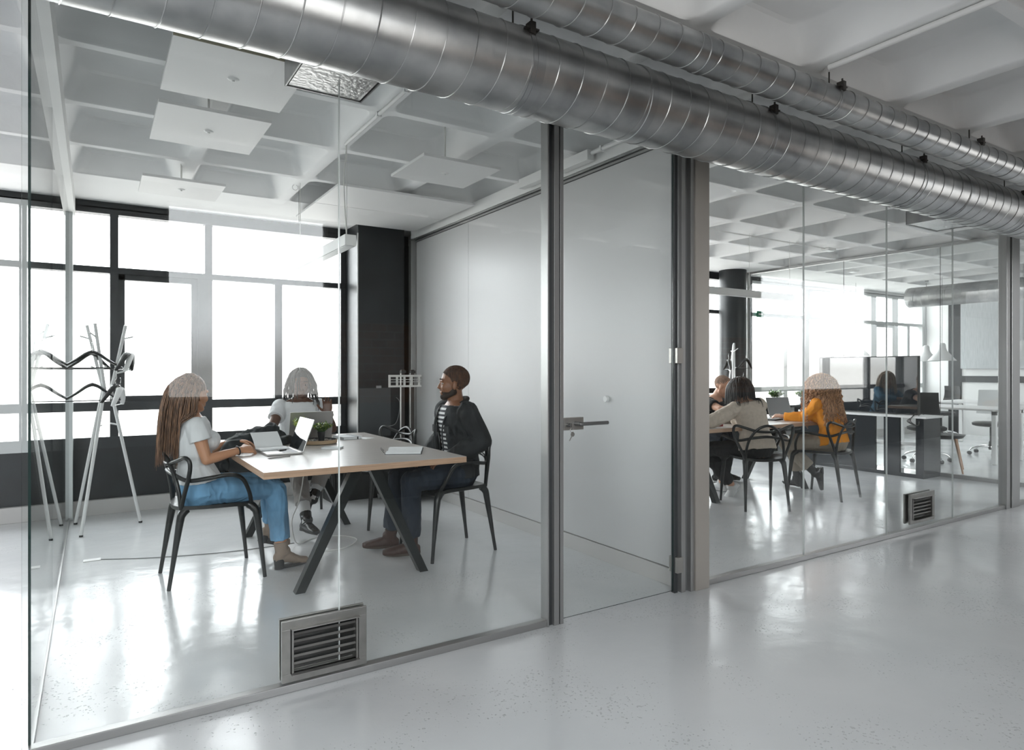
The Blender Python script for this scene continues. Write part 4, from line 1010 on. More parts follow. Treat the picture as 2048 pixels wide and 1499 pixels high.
def hand(mb, w, d, n, t, curl, s=1.0, thumb_in=.5):
    """palm, four jointed fingers and a thumb; d finger direction, n palm normal, t side of the thumb"""
    d = Vector(d).normalized(); n = (Vector(n) - d * Vector(n).dot(d)).normalized(); t = Vector(t); t = (t - d * t.dot(d) - n * t.dot(n)).normalized(); w = Vector(w)
    L = .082 * s
    mb.loft([(w - d * .012 * s, t * .024 * s, n * .018 * s), (w + d * .02 * s, t * .031 * s, n * .017 * s), (w + d * L * .6, t * .040 * s, n * .016 * s), (w + d * L, t * .040 * s, n * .012 * s)])
    for i, (o, ln) in enumerate(((.030, .072), (.0105, .080), (-.0095, .074), (-.029, .058))):
        p = w + d * L * (1.0 if i in (1, 2) else .95) + t * o * s - d * .006; a = (d + t * (o * 3.0)).normalized(); r = .0088 * s
        c = curl[i] if isinstance(curl, (list, tuple)) else curl
        for k, fr in enumerate((.45, .30, .25)):
            an = c * (.75 if k == 0 else 1.0); a = (a * math.cos(an) + n * math.sin(an)).normalized(); q = p + a * ln * fr * s
            mb.caps(p, q, r, r * .9, 10); p = q; r *= .92
    p = w + d * .022 * s + t * .026 * s; a = (d * .62 + t * .75 + n * .25).normalized(); r = .0115 * s
    for k, ln in enumerate((.036, .030, .026)):
        q = p + a * ln * s; mb.caps(p, q, r, r * .9, 10); p = q; r *= .9; a = (a + d * .35 * thumb_in + n * .35 * thumb_in - t * .25 * thumb_in).normalized()

def head(mb, c, F, L, U, s, male=True):
    R_ = Matrix((F, L, U)).transposed()
    def P(a, b, u): return c + F * a * s + L * b * s + U * u * s
    mb.sphere(P(-.012, 0, .042), Vector((.097, .076, .088)) * s, 20, 14, R_)
    mb.sphere(P(.030, 0, -.012), Vector((.062, .062, .086)) * s, 18, 12, R_)
    mb.sphere(P(.058, 0, -.088), Vector((.028, .027, .022)) * s, 12, 8, R_)
    for g in (-1, 1):
        mb.caps(P(-.004, .056 * g, -.05), P(.056, .018 * g, -.088), .020 * s, .018 * s)
        mb.sphere(P(.064, .036 * g, -.022), Vector((.022, .022, .024)) * s, 10, 8, R_)
        mb.caps(P(.078, .042 * g, .026), P(.089, .010 * g, .028), .010 * s, .011 * s, 8)
        mb.sphere(P(-.004, .076 * g, -.004), Vector((.017, .008, .031)) * s, 10, 8, R_)
        mb.sphere(P(.094, .012 * g, -.030), .009 * s, 8, 6)
    mb.caps(P(.086, 0, .018), P(.102, 0, -.022), .0075 * s, .0115 * s, 10)
    mb.caps(P(.080, -.020, -.055), P(.080, .020, -.055), .008 * s, .008 * s, 8); mb.sphere(P(.087, 0, -.053), Vector((.009, .015, .007)) * s, 8, 6, R_)
    mb.caps(P(.080, -.016, -.065), P(.080, .016, -.065), .009 * s, .009 * s, 8)

BIG = .0045; FAR = .006
def person(label, hip, face, lean, skin, sc=1.0, male=True, sidelean=0.0, hyaw=0, hpitch=0, hroll=0, hoff=(0, 0, 0), arms=None, legs=None, hands=None, top=None, bottom=None, shoes=None, hair=None, vox=BIG, twist=0.0, seed=0, brow=(.03, .02, .015)):
    a = math.radians(face); F = Vector((math.cos(a), math.sin(a), 0)); L = Vector((-math.sin(a), math.cos(a), 0)); Z = Vector((0, 0, 1))
    root = empty('person', (hip[0], hip[1], 0)); tag(root, label, 'person'); O = Vector((hip[0], hip[1], 0))
    H = Vector((0, 0, hip[2]))
    def W_(p): return Vector(p) - O
    le = math.radians(lean); U = (Z * math.cos(le) + F * math.sin(le) + L * math.sin(math.radians(sidelean))).normalized(); FF = (F - U * F.dot(U)).normalized()
    tw = math.radians(twist); LS = (L * math.cos(tw) + F * math.sin(tw)).normalized(); LS = (LS - U * LS.dot(U)).normalized(); FS = LS.cross(U)
    s = sc
    if male: rings = [(-.11, .11, .085), (-.03, .168, .118), (.06, .160, .110), (.16, .146, .100), (.27, .158, .108), (.36, .176, .114), (.43, .172, .098), (.475, .125, .074), (.51, .066, .058)]
    else: rings = [(-.11, .12, .09), (-.03, .176, .120), (.05, .165, .108), (.15, .126, .088), (.25, .136, .094), (.33, .148, .100), (.41, .145, .086), (.455, .105, .066), (.49, .056, .050)]
    rings = [(h * (s if h > 0 else 1), x * (.5 + .5 * s), y * (.5 + .5 * s)) for h, x, y in rings]
    top_h = rings[-1][0]
    def ring(h, rx, ry, inf=0):
        t = max(0, min(1, h / (.40 * s))); bend = U * h + F * (-.018 * math.sin(t * PI)); l_ = L.lerp(LS, t).normalized(); f_ = FF.lerp(FS, t).normalized()
        base = .0 if h > 0 else 0
        return (H + (bend if h > 0 else Z * h), l_ * (rx + inf), f_ * (ry + inf))
    def torso(mb, lo, hi, inf):
        mb.loft([ring(h, x, y, inf) for h, x, y in rings if lo <= h <= hi])
    sw = (.172 if male else .148) * s; SC = H + U * (.425 if male else .405) * s
    sh = {1: SC + LS * sw, -1: SC - LS * sw}
    nb_ = H + U * top_h; HCc = nb_ + (U * .55 + Z * .45) * .110 * s + F * .018 + Vector(hoff)
    ya = a + math.radians(hyaw); pt = math.radians(hpitch); hF = Vector((math.cos(ya) * math.cos(pt), math.sin(ya) * math.cos(pt), -math.sin(pt))); hL = Vector((-math.sin(ya), math.cos(ya), 0)); hU = hF.cross(hL)
    ro = math.radians(hroll); hL, hU = (hL * math.cos(ro) + hU * math.sin(ro)), (hU * math.cos(ro) - hL * math.sin(ro))
    hs = 1.0 if male else .95
    # ---- continuous body
    B = MB(); torso(B, -1, 1, -.004)
    if not male:
        for g in (1, -1): B.sphere(H + U * .295 * s + LS * .062 * g + FS * .075, .050, 14, 10)
    B.caps(H + U * (top_h - .03), HCc - hU * .045 - hF * .012, .058 * (1 if male else .82), .054 * (1 if male else .82)); head(B, HCc, hF, hL, hU, hs, male)
    el = {}; wr = {}; ra = 1.0 if male else .82
    for g in (1, -1):
        e = W_(arms[g][0]); w = W_(arms[g][1]); el[g] = e; wr[g] = w
        B.caps(sh[g], sh[g].lerp(e, .45), .054 * ra, .048 * ra); B.caps(sh[g].lerp(e, .4), e, .047 * ra, .038 * ra); B.caps(e, e.lerp(w, .35), .039 * ra, .039 * ra); B.caps(e.lerp(w, .35), w, .038 * ra, .026 * ra)
        if hands and g in hands: hd_ = hands[g]; hand(B, w, hd_[0], hd_[1], hd_[2], hd_[3], (1.0 if male else .9), hd_[4] if len(hd_) > 4 else .5)
        else: hand(B, w, (w - e).normalized(), (0, 0, -1), L * -g, .35, 1.0 if male else .9)
    hp = {g: H + L * .088 * g + Vector((0, 0, -.015)) for g in (1, -1)}; kn = {}; an = {}; td = {}
    for g in (1, -1):
        k = W_(legs[g][0]); n_ = W_(legs[g][1]); kn[g] = k; an[g] = n_; td[g] = Vector(legs[g][2]).normalized()
        B.caps(hp[g], hp[g].lerp(k, .5), .082 * ra ** .4, .070 * ra ** .4); B.caps(hp[g].lerp(k, .5), k, .070 * ra ** .4, .054 * ra ** .4); B.caps(k, k.lerp(n_, .35), .050, .052); B.caps(k.lerp(n_, .35), n_, .052, .034)
    remesh('body', B, skin, root, vox, 3)
    # ---- face details
    for g in (1, -1):
        e = MB(); p = HCc + hF * .0738 * hs + hL * .031 * g * hs + hU * .006 * hs; e.sphere(p, Vector((.0100, .0120, .0058)), 12, 8, Matrix((hF, hL, hU)).transposed()); e.obj('eye', mat('eye_white', (.34, .32, .30), .2), root, smooth=60)
        e = MB(); e.sphere(p + hF * .0062, Vector((.0052, .0062, .0060)), 10, 6, Matrix((hF, hL, hU)).transposed()); e.obj('iris', mat('dark_iris', (.02, .012, .008), .15), root, smooth=60)
        e = MB(); e.tube([HCc + hF * .0790 * hs + hL * .050 * g * hs + hU * .030 * hs, HCc + hF * .0925 * hs + hL * .032 * g * hs + hU * .038 * hs, HCc + hF * .0965 * hs + hL * .013 * g * hs + hU * .033 * hs], [.0018, .0036, .0026], 6); e.obj('eyebrow', mat('eyebrow_%d' % seed, brow, .8), root, smooth=60)
    e = MB(); e.tube([HCc + hF * .082 * hs - hL * .019 + hU * -.060 * hs, HCc + hF * .0885 * hs + hU * -.059 * hs, HCc + hF * .082 * hs + hL * .019 + hU * -.060 * hs], [.002, .0045, .002], 6)
    sk = skin.node_tree.nodes['Principled BSDF'].inputs['Base Color'].default_value
    e.obj('lips', mat('lips_%d' % seed, (sk[0] * .8, sk[1] * .5, sk[2] * .5), .4), root, smooth=60)
    ctx = dict(root=root, O=O, H=H, U=U, F=F, L=L, FF=FF, FS=FS, LS=LS, HC=HCc, hF=hF, hL=hL, hU=hU, hs=hs, sh=sh, el=el, wr=wr, ring=ring, torso=torso, rings=rings, s=s, ra=ra, male=male, hp=hp, kn=kn, an=an, td=td, vox=vox, seed=seed, top_h=top_h, W_=W_)
    # ---- clothes
    if bottom:
        m, inf, name, cuff = bottom; T = MB(); ad = .0
        T.loft([ring(h, x, y, inf) for h, x, y in rings if h <= .07 * s])
        for g in (1, -1):
            k, n_ = kn[g], an[g]; q = ra ** .4; T.caps(hp[g], hp[g].lerp(k, .5), .082 * q + inf, .071 * q + inf); T.caps(hp[g].lerp(k, .5), k, .071 * q + inf, .057 * q + inf)
            c = k.lerp(n_, cuff); x, y, _ = frame_from(n_ - k); r0 = .055 + inf; r1 = .044 + inf * 1.3
            T.loft([(k, x * r0, y * r0), (k.lerp(c, .5), x * (r0 + r1) * .5, y * (r0 + r1) * .5), (c, x * r1, y * r1)])
        remesh(name, T, m, root, vox, 4, wr=.007, wscale=15, seed=seed + 5)
    if top: top(ctx)
    if shoes: shoes(ctx)
    if hair: hair(ctx)
    return ctx

def shirt(m, name='t_shirt', inf=.013, sleeve=.5, lo=-.04, wr=.005, cufr=.052, full=False, cut=None, it=3, ext=.0, collar=0.0):
    def f(c):
        T = MB(); s = c['s']; T.loft([c['ring'](h, x, y, inf + (ext if h < .12 else 0)) for h, x, y in c['rings'] if lo <= h <= c['rings'][-2][0] + .001])
        if not c['male']:
            for g in (1, -1): T.sphere(c['H'] + c['U'] * .295 * s + c['LS'] * .060 * g + c['FS'] * .075, .052 + inf, 14, 10)
        for g in (1, -1):
            a = c['sh'][g]; e = c['el'][g]; w = c['wr'][g]; ra = c['ra']
            T.sphere(a, .052 * ra + inf * 1.2, 14, 10)
            if full:
                T.caps(a, a.lerp(e, .5), .054 * ra + inf, .050 * ra + inf); T.caps(a.lerp(e, .5), e, .050 * ra + inf, .043 * ra + inf)
                cc = e.lerp(w, sleeve); x, y, _ = frame_from(w - e); r0 = .042 * ra + inf; r1 = cufr * ra + inf * .5
                T.loft([(e, x * r0, y * r0), (e.lerp(cc, .5), x * (r0 + .002), y * (r0 + .002)), (cc, x * r1, y * r1)])
            else:
                cc = a.lerp(e, sleeve); x, y, _ = frame_from(e - a); r0 = .055 * ra + inf; r1 = cufr * ra + inf
                T.loft([(a, x * r0, y * r0), (a.lerp(cc, .5), x * (r0 + r1) / 2, y * (r0 + r1) / 2), (cc, x * r1, y * r1)])
        ct = (lambda co: cut(co, c)) if cut else None
        return remesh(name, T, m, c['root'], c['vox'], it, wr=wr, wscale=13, seed=c['seed'], cut=ct)
    return f

def footwear(name, m, sole, kind='boot', hgt=.10, heel=.0, s=1.0, sock=None):
    def f(c):
        for g in (1, -1):
            A = c['an'][g]; d = c['td'][g]; up = (A - c['kn'][g]).normalized() * -1; sd = up.cross(d).normalized(); up = d.cross(sd).normalized()
            if up.z < 0 and abs(d.z) < .7: up = -up
            T = MB(); b = A - up * (.085 + heel) * s
            hl = b - d * .055 * s; to = b + d * .195 * s
            T.loft([(hl + up * (.03 + heel) - d * .0, sd * .026, up * .026), (b - d * .02 + up * (.045 + heel), sd * .034 * s, up * .042), (b + d * .05 + up * (.04 + heel * .6), sd * .036 * s, up * .038), (b + d * .12 + up * .030, sd * .041 * s, up * .027), (b + d * .17 + up * .024, sd * .034 * s, up * .020), (b + d * .188 * s + up * .021, sd * .020 * s, up * .014)])
            T.caps(b + up * (.05 + heel) - d * .005, b + d * .02 + up * (.085 + heel * .5), .040, .038)
            if kind == 'boot': x, y, _ = frame_from(c['kn'][g] - A); kk = A + (c['kn'][g] - A).normalized() * hgt; T.loft([(A - up * .03, x * .042, y * .042), (A, x * .041, y * .041), (kk, x * .045, y * .045)])
            if sock:
                K = (c['kn'][g] - A).normalized(); x, y, _ = frame_from(K); k2 = MB(); k2.loft([(A - K * .03, x * .040, y * .040), (A + K * .05, x * .041, y * .041), (A + K * .13, x * .047, y * .047), (A + K * .15, x * .045, y * .045)]); k2.obj('sock', sock, c['root'], smooth=50)
            o = remesh(name, T, m, c['root'], .005, 3, wr=.0015, wscale=30)
            q = MB()
            n_ = 18; rg = []
            def out(dz):
                v = []
                for k in range(n_):
                    t = 2 * PI * k / n_; lx = math.cos(t); wy = math.sin(t); f_ = .064 + .122 * lx; w_ = (.0375 if lx > 0 else .031) * s * (1 - .12 * lx * lx)
                    v.append(b + d * f_ * s + sd * wy * w_ + up * dz)
                return v
            z0 = .002; z1 = .018
            if heel:
                q.loft([(hl + d * .03 + up * -.0, d * .028, sd * .026), (hl + d * .03 + up * (heel + .02), d * .034, sd * .030)])
            else: q.loft([(b - d * .018, d * .036 * s, sd * .033 * s), (b - d * .018 + up * .022, d * .038 * s, sd * .034 * s)])
            v = out(z0) + out(z1); q.add(v, [tuple(range(n_ - 1, -1, -1)), tuple(n_ + k for k in range(n_))] + [(k, (k + 1) % n_, n_ + (k + 1) % n_, n_ + k) for k in range(n_)])
            q.obj('sole', sole, o, smooth=40)
    return f

def cap_hair(m, name='hair', low=0.0, thick=.006, back=0.0, front=.055):
    def f(c):
        T = MB(); R_ = Matrix((c['hF'], c['hL'], c['hU'])).transposed(); s = c['hs']
        def P(a, b, u): return c['HC'] + c['hF'] * a * s + c['hL'] * b * s + c['hU'] * u * s
        T.sphere(P(-.018, 0, .050), Vector((.094 + thick, .074 + thick, .084 + thick)) * s, 20, 14, R_)
        T.sphere(P(-.050, 0, .012), Vector((.046 + thick, .056 + thick, .066 + thick)) * s, 16, 12, R_)
        HC, hF, hU, hL = c['HC'], c['hF'], c['hU'], c['hL']
        def cut(co):
            r = co - HC; a, u, b = r.dot(hF), r.dot(hU), r.dot(hL)
            line = (-.045 - low + (-.03 - a) * .55) if a < -.03 else (-.045 + (a + .03) * 1.27 if a < .0 else (-.007 + a * 1.6 if a < .035 else .049 + (a - .035) * .7))
            return u < line * s
        remesh(name, T, m, c['root'], c['vox'], 2, wr=.003, wscale=60, stretch=(1, 1, 1), cut=cut)
    return f
def strands(m, n, length, name='hair', curl=0.0, rad=.004, spread=.02, freq=60, keep=lambda a, b, u: True, fall=None, seed=1, kinds=1, cover=.010, tipr=.25, gather=0.0, lift=.9, wid=.19, dep=.118):
    """cap plus many tapered locks falling from the scalp"""
    def f(c):
        R = random.Random(seed); HC, hF, hL, hU, s = c['HC'], c['hF'], c['hL'], c['hU'], c['hs']; T = MB()
        R_ = Matrix((hF, hL, hU)).transposed(); C = MB(); C.sphere(HC - hF * .018 * s + hU * .048 * s, Vector((.094 + cover, .074 + cover, .085 + cover)) * s, 20, 14, R_); C.sphere(HC - hF * .05 * s - hU * .01 * s, Vector((.056 + cover, .066 + cover, .075 + cover)) * s, 16, 12, R_)
        def cut(co):
            r = co - HC; a, u = r.dot(hF), r.dot(hU)
            return u < (-.085 if a < -.01 else (.0 + a * .9)) * s
        hr = remesh(name, C, m, c['root'], c['vox'], 2, cut=cut, wr=.003, wscale=50, stretch=(1, 1, .2))
        for i in range(n):
            th = R.uniform(-PI, PI); ph = R.uniform(.05, 1.9)
            a, b, u = math.sin(ph) * math.cos(th), math.sin(ph) * math.sin(th), math.cos(ph)
            if a > .35 and u < .72: continue
            if not keep(a, b, u): continue
            p = HC - hF * .018 * s + hU * .048 * s + hF * a * (.096 + cover) * s + hL * b * (.076 + cover) * s + hU * u * (.087 + cover) * s
            out = (hF * a * .6 + hL * b).normalized() if abs(a) + abs(b) > .05 else hL
            ln = length * R.uniform(.82, 1.05) - (.0 if u > .2 else .05 * length) ; N = 16; pts = [p]; d = (out * lift + hU * .15 - hF * (.5 if a < .3 else .25)).normalized(); ph0 = R.uniform(0, 6.28)
            st = ln / N; tgt = (fall(c, a, b, u) if fall else Vector((0, 0, -1))); drift = out * spread * R.uniform(.2, 1)
            for k in range(N):
                d = (d * .62 + (tgt + drift) * .38).normalized(); p = p + d * st
                r = p - HC
                q = Vector((r.dot(hF) / (.100 * s), r.dot(hL) / (.082 * s), (r.dot(hU) - .03) / (.11 * s)))   # stay outside the skull
                if q.length < 1.06: q = q.normalized() * 1.06; p = HC + hF * q.x * .100 * s + hL * q.y * .082 * s + hU * (q.z * .11 + .03) * s
                rr = p - (c['H'] + c['U'] * min(max(0, (p - c['H']).dot(c['U'])), c['top_h']))      # and outside the back
                hh = (p - c['H']).dot(c['U'])
                if 0 < hh < c['top_h'] - .02 * c['s']:
                    lx, fy = rr.dot(c['LS']), rr.dot(c['FS']); ex, ey = wid * c['s'], dep; k_ = math.hypot(lx / ex, fy / ey)
                    if k_ < 1:
                        sg = 1 if (fy > .03 and a > .0) else -1
                        p = p + c['FS'] * (sg * ey * math.sqrt(max(0, 1 - (lx / ex) ** 2)) - fy) * .75
                if gather: p = p - c['LS'] * (p - HC).dot(c['LS']) * gather
                pts.append(p)
            if curl:
                P2 = spline(pts, 4); Q = []
                x, y, _ = frame_from(P2[-1] - P2[0]); L_ = 0
                for k, w in enumerate(P2):
                    if k: L_ += (P2[k] - P2[k - 1]).length
                    am = curl * min(1, k / 8); Q.append(w + (x * math.cos(L_ * freq + ph0) + y * math.sin(L_ * freq + ph0)) * am)
                pts = Q
            n_ = len(pts); T.tube(pts, [rad * (1 - (1 - tipr) * (k / (n_ - 1)) ** 2) for k in range(n_)], 5)
        o = T.obj('locks', m, hr, smooth=80); o['kind'] = 'stuff'
    return f
def hairmat(name, c1, c2, rough=.45):
    m, n, l, b = nodes_of(name); t = n.new('ShaderNodeTexCoord'); mp = n.new('ShaderNodeMapping'); mp.inputs['Scale'].default_value = (1, 1, .12)
    nz = n.new('ShaderNodeTexNoise'); nz.inputs['Scale'].default_value = 110; nz.inputs['Detail'].default_value = 3
    l.new(t.outputs['Object'], mp.inputs[0]); l.new(mp.outputs[0], nz.inputs[0]); r = n.new('ShaderNodeValToRGB'); r.color_ramp.elements[0].position = .35; r.color_ramp.elements[1].position = .65
    r.color_ramp.elements[0].color = (*c1, 1); r.color_ramp.elements[1].color = (*c2, 1); l.new(nz.outputs['Fac'], r.inputs[0]); l.new(r.outputs[0], b.inputs['Base Color']); b.inputs['Roughness'].default_value = rough
    return m
def stripes(name, c1, c2, per):
    m, n, l, b = nodes_of(name); t = n.new('ShaderNodeTexCoord'); sp_ = n.new('ShaderNodeSeparateXYZ'); l.new(t.outputs['Object'], sp_.inputs[0])
    mu = n.new('ShaderNodeMath'); mu.operation = 'MULTIPLY'; mu.inputs[1].default_value = 1 / per; l.new(sp_.outputs['Z'], mu.inputs[0]); fr = n.new('ShaderNodeMath'); fr.operation = 'FRACT'; l.new(mu.outputs[0], fr.inputs[0])
    gt = n.new('ShaderNodeMath'); gt.operation = 'GREATER_THAN'; gt.inputs[1].default_value = .5; l.new(fr.outputs[0], gt.inputs[0]); mx = n.new('ShaderNodeMix'); mx.data_type = 'RGBA'; mx.inputs['A'].default_value = (*c1, 1); mx.inputs['B'].default_value = (*c2, 1)
    l.new(gt.outputs[0], mx.inputs['Factor']); l.new(mx.outputs['Result'], b.inputs['Base Color']); b.inputs['Roughness'].default_value = .8; return m
def denim(name, col, var, rough=.8): return mat(name, col, rough, bump=.35, scale=70, var=var, vscale=7, stretch=(1, 1, .6), detail=5)

SK_TAN = mat('tan_skin', (.46, .23, .13), .48); SK_BRN = mat('brown_skin', (.20, .088, .045), .42); SK_DRK = mat('deep_brown_skin', (.10, .045, .026), .40); SK_LGT = mat('fair_skin', (.56, .32, .22), .5)
M_TEE = mat('white_cotton', (.62, .63, .64), .8, bump=.15, scale=60); M_BLUEJ = denim('faded_blue_denim', (.13, .28, .44), .35); M_BLKJ = denim('washed_black_denim', (.011, .013, .015), .9)
M_GREYT = mat('stone_grey_cotton', (.30, .285, .275), .8, bump=.15, scale=50, var=.08, vscale=6); M_NAVY = denim('dark_indigo_denim', (.011, .018, .030), .35); M_BEIGE = mat('beige_wool', (.50, .43, .36), .95, bump=.5, scale=130, var=.08, vscale=30)
M_ORANGE = mat('orange_jersey', (.83, .30, .015), .8, bump=.12, scale=60); M_BLKT = mat('black_cotton', (.008, .009, .010), .85, bump=.15, scale=60); M_KHAKI = mat('khaki_cotton', (.36, .31, .25), .8, bump=.15, scale=50); M_BLUET = mat('teal_blue_cotton', (.05, .17, .27), .8)
M_SUEDE = mat('taupe_suede', (.24, .185, .145), .9, bump=.15, scale=150); M_BLKL = mat('black_leather', (.012, .013, .014), .25, bump=.1, scale=40); M_BRNL = mat('brown_leather', (.040, .015, .009), .6, bump=.1, scale=60); M_SOLED = mat('dark_sole', (.02, .02, .02), .6); M_SOLEB = mat('brown_sole', (.06, .042, .03), .7)
M_CANV = mat('white_canvas', (.60, .61, .61), .8)

# -- woman in white T-shirt and jeans, side-on at the left of the table
def w1_top(c):
    shirt(M_TEE, 't_shirt', .014, .42, lo=.02, cufr=.062, ext=.012)(c)
c1 = person('woman with long brown hair in white T-shirt and blue jeans, holding a notebook', (.56, 4.48, .55), 2, -7, SK_TAN, sc=.95, male=False, hyaw=34, hpitch=2, seed=1,
    arms={-1: ((.57, 4.31, .735), (.775, 4.375, .775)), 1: ((.60, 4.69, .735), (.79, 4.66, .80))},
    hands={-1: ((.9, .25, .0), (0, .6, -.8), (.1, .8, .5), .75, .9), 1: ((1, -.1, -.1), (0, -.3, -1), (0, -1, .1), .4)},
    legs={-1: ((.985, 4.40, .515), (1.02, 4.37, .115), (.97, .22, 0)), 1: ((1.0, 4.60, .52), (1.03, 4.72, .19), (.96, .15, -.28))},
    top=w1_top, bottom=(M_BLUEJ, .012, 'jeans', .83), shoes=footwear('ankle_boot', M_SUEDE, M_SOLED, 'boot', .055, heel=.04, s=.92),
    hair=strands(hairmat('brown_hair', (.045, .022, .014), (.26, .14, .08)), 640, .52, rad=.0032, spread=.012, seed=4, gather=.05, lift=.35, cover=.005, keep=lambda a, b, u: a < .12 or (u > .6 and a < .3), fall=lambda c, a, b, u: Vector((0, 0, -1)) - c['F'] * .03))
q = MB(); wv = c1['wr'][-1]; dv = (c1['wr'][-1] - c1['el'][-1]).normalized(); x, y, _ = frame_from(dv); q.tube([wv - dv * .02 + (x * math.cos(t) + y * math.sin(t)) * .027 for t in [2 * PI * k / 24 for k in range(24)]], .004, 8, closed=True); q.obj('bracelet', M_BLACKP, c1['root'], smooth=60)

# -- man in white T-shirt with locks, facing us at the window end
person('man with chin-length locks in white T-shirt and grey trousers, facing the camera', (1.50, 5.80, .55), 266, 6, SK_DRK, sc=.96, hyaw=-6, hpitch=4, seed=2,
    arms={-1: ((1.235, 5.62, .80), (1.215, 5.43, .80)), 1: ((1.735, 5.62, .765), (1.655, 5.48, .90))},
    hands={-1: ((.1, -.9, -.45), (0, -.4, -1), (1, 0, 0), .55), 1: ((-.06, .02, 1), (-.3, -1, 0), (-1, .2, .1), .35)},
    legs={-1: ((1.37, 5.38, .50), (1.37, 5.08, .13), (.20, -.98, 0)), 1: ((1.62, 5.40, .51), (1.47, 5.26, .26), (-.10, -.55, -.80))},
    top=shirt(M_TEE, 't_shirt', .013, .55, lo=-.04, cufr=.056), bottom=(M_GREYT, .014, 'trousers', .70), shoes=footwear('lace_up_boot', M_BLKL, M_SOLED, 'boot', .06, sock=M_TEE),
    hair=strands(hairmat('black_locks', (.008, .008, .008), (.03, .027, .025)), 120, .30, rad=.0075, spread=.12, curl=.002, freq=80, seed=9, cover=.008))

# -- man in black denim jacket over a striped top, on the right
def m3_top(c):
    shirt(stripes('striped_jersey', (.62, .62, .62), (.02, .022, .03), .030), 'striped_top', .016, .4, lo=-.04, wr=.003)(c)
    def cut(co, c):
        r = co - c['H']; h = r.dot(c['U']); f = r.dot(c['FS']); l = r.dot(c['LS']); return f > .05 and abs(l + .0) < .052 + .03 * max(0, (h - .30)) and h < c['top_h']
    shirt(M_BLKJ, 'denim_jacket', .025, .93, lo=-.04, wr=.009, cufr=.036, full=True, cut=cut)(c)
    q = MB(); n_ = c['H'] + c['U'] * (c['top_h'] - .042); pts = [n_ + c['FS'] * (.074 * math.cos(t) - .010) + c['LS'] * .076 * math.sin(t) + c['U'] * (.022 - .028 * math.cos(t)) for t in [.62 + (2 * PI - 1.24) * k / 20 for k in range(21)]]
    q.tube(pts, .020, 10, flat=.8); remesh('collar', q, M_BLKJ, c['root'], .005, 2, wr=.002)
    for g in (1, -1):
        q = MB(); pts = [c['H'] + c['U'] * h * c['s'] + c['FS'] * (f + .033) + c['LS'] * g * l for h, f, l in ((.44, .05, .078), (.38, .098, .066), (.28, .112, .060), (.16, .105, .058), (.04, .112, .058))]
        q.tube(spline(pts, 4), .011, 8, flat=.5); q.obj('placket', M_BLKJ, c['root'], smooth=60)
        q = MB(); p = c['H'] + c['U'] * .31 * c['s'] + c['FS'] * .121 + c['LS'] * g * .092; q.beam(p - c['LS'] * .035, p + c['LS'] * .035, .018, .05, up=c['U']); q.obj('pocket_flap', M_BLKJ, c['root'], bevel=.003)
beardm = hairmat('black_stubble', (.010, .008, .007), (.022, .016, .013), .8)
def m3_hair(c):
    cap_hair(hairmat('short_brown_hair', (.022, .012, .008), (.075, .035, .02), .8), low=-.005, thick=.007)(c)
    q = MB(); s = c['hs']
    def P(a, b, u): return c['HC'] + c['hF'] * a * s + c['hL'] * b * s + c['hU'] * u * s
    R_ = Matrix((c['hF'], c['hL'], c['hU'])).transposed()
    q.sphere(P(.031, 0, -.016), Vector((.0645, .0635, .0865)) * s, 22, 16, R_); q.sphere(P(.058, 0, -.088), Vector((.031, .030, .0245)) * s, 12, 8, R_)
    for g in (1, -1): q.caps(P(-.004, .057 * g, -.05), P(.056, .018 * g, -.088), .0215 * s, .0205 * s); q.caps(P(-.002, .064 * g, -.012), P(-.002, .060 * g, -.05), .012 * s, .018 * s)
    def cut(co):
        r = (co - c['HC']) / s; a_, b_, u_ = r.dot(c['hF']), abs(r.dot(c['hL'])), r.dot(c['hU'])
        if a_ > .066 and b_ < .024 and -.072 < u_: return not (-.048 < u_ < -.041 and a_ > .078)
        return u_ > (-.052 if a_ > .035 else -.052 + (.035 - a_) * 1.1) or u_ > .0
    remesh('beard', q, beardm, c['root'], .003, 2, cut=cut)
person('man with short hair and beard in black denim jacket over striped top, seen in profile', (2.20, 4.19, .555), 180, 2, SK_BRN, sc=.985, hyaw=-22, hpitch=-3, seed=3,
    arms={1: ((2.27, 3.965, .78), (2.04, 4.03, .665)), -1: ((2.20, 4.42, .78), (2.01, 4.30, .665))},
    hands={1: ((-.9, .35, -.2), (0, .3, -1), (0, 1, .1), .5), -1: ((-.9, -.35, -.2), (0, -.3, -1), (0, -1, .1), .5)},
    legs={1: ((1.79, 4.08, .53), (1.84, 4.18, .095), (-.93, .36, 0)), -1: ((1.80, 4.32, .53), (1.775, 4.40, .105), (-.90, .42, 0))},
    top=m3_top, bottom=(M_NAVY, .013, 'jeans', .88), shoes=footwear('suede_shoe', M_BRNL, M_SOLEB, 'boot', .045, s=1.05, sock=M_BLKT), hair=m3_hair)

# -- far table
person('dark-haired person in beige sweater seen from behind, leaning on the far table', (5.24, 3.98, .55), 76, 13, SK_LGT, sc=.93, male=False, sidelean=7, hyaw=10, hpitch=30, hoff=(-.01, .02, -.035), vox=FAR, seed=4,
    arms={1: ((4.76, 4.13, .785), (4.96, 4.33, .785)), -1: ((5.43, 4.22, .80), (5.22, 4.42, .79))},
    legs={1: ((5.02, 4.42, .50), (5.40, 4.40, .115), (-.55, .30, -.75)), -1: ((5.40, 4.44, .50), (5.52, 4.62, .10), (.1, 1, 0))},
    top=shirt(M_BEIGE, 'sweater', .028, .93, lo=-.09, wr=.006, cufr=.046, full=True), bottom=(M_BLKT, .014, 'trousers', .88), shoes=footwear('canvas_shoe', M_CANV, M_CANV, 'boot', .0),
    hair=strands(hairmat('black_bob_hair', (.004, .0035, .004), (.016, .014, .015)), 620, .225, rad=.0036, spread=.10, seed=14, cover=.018))
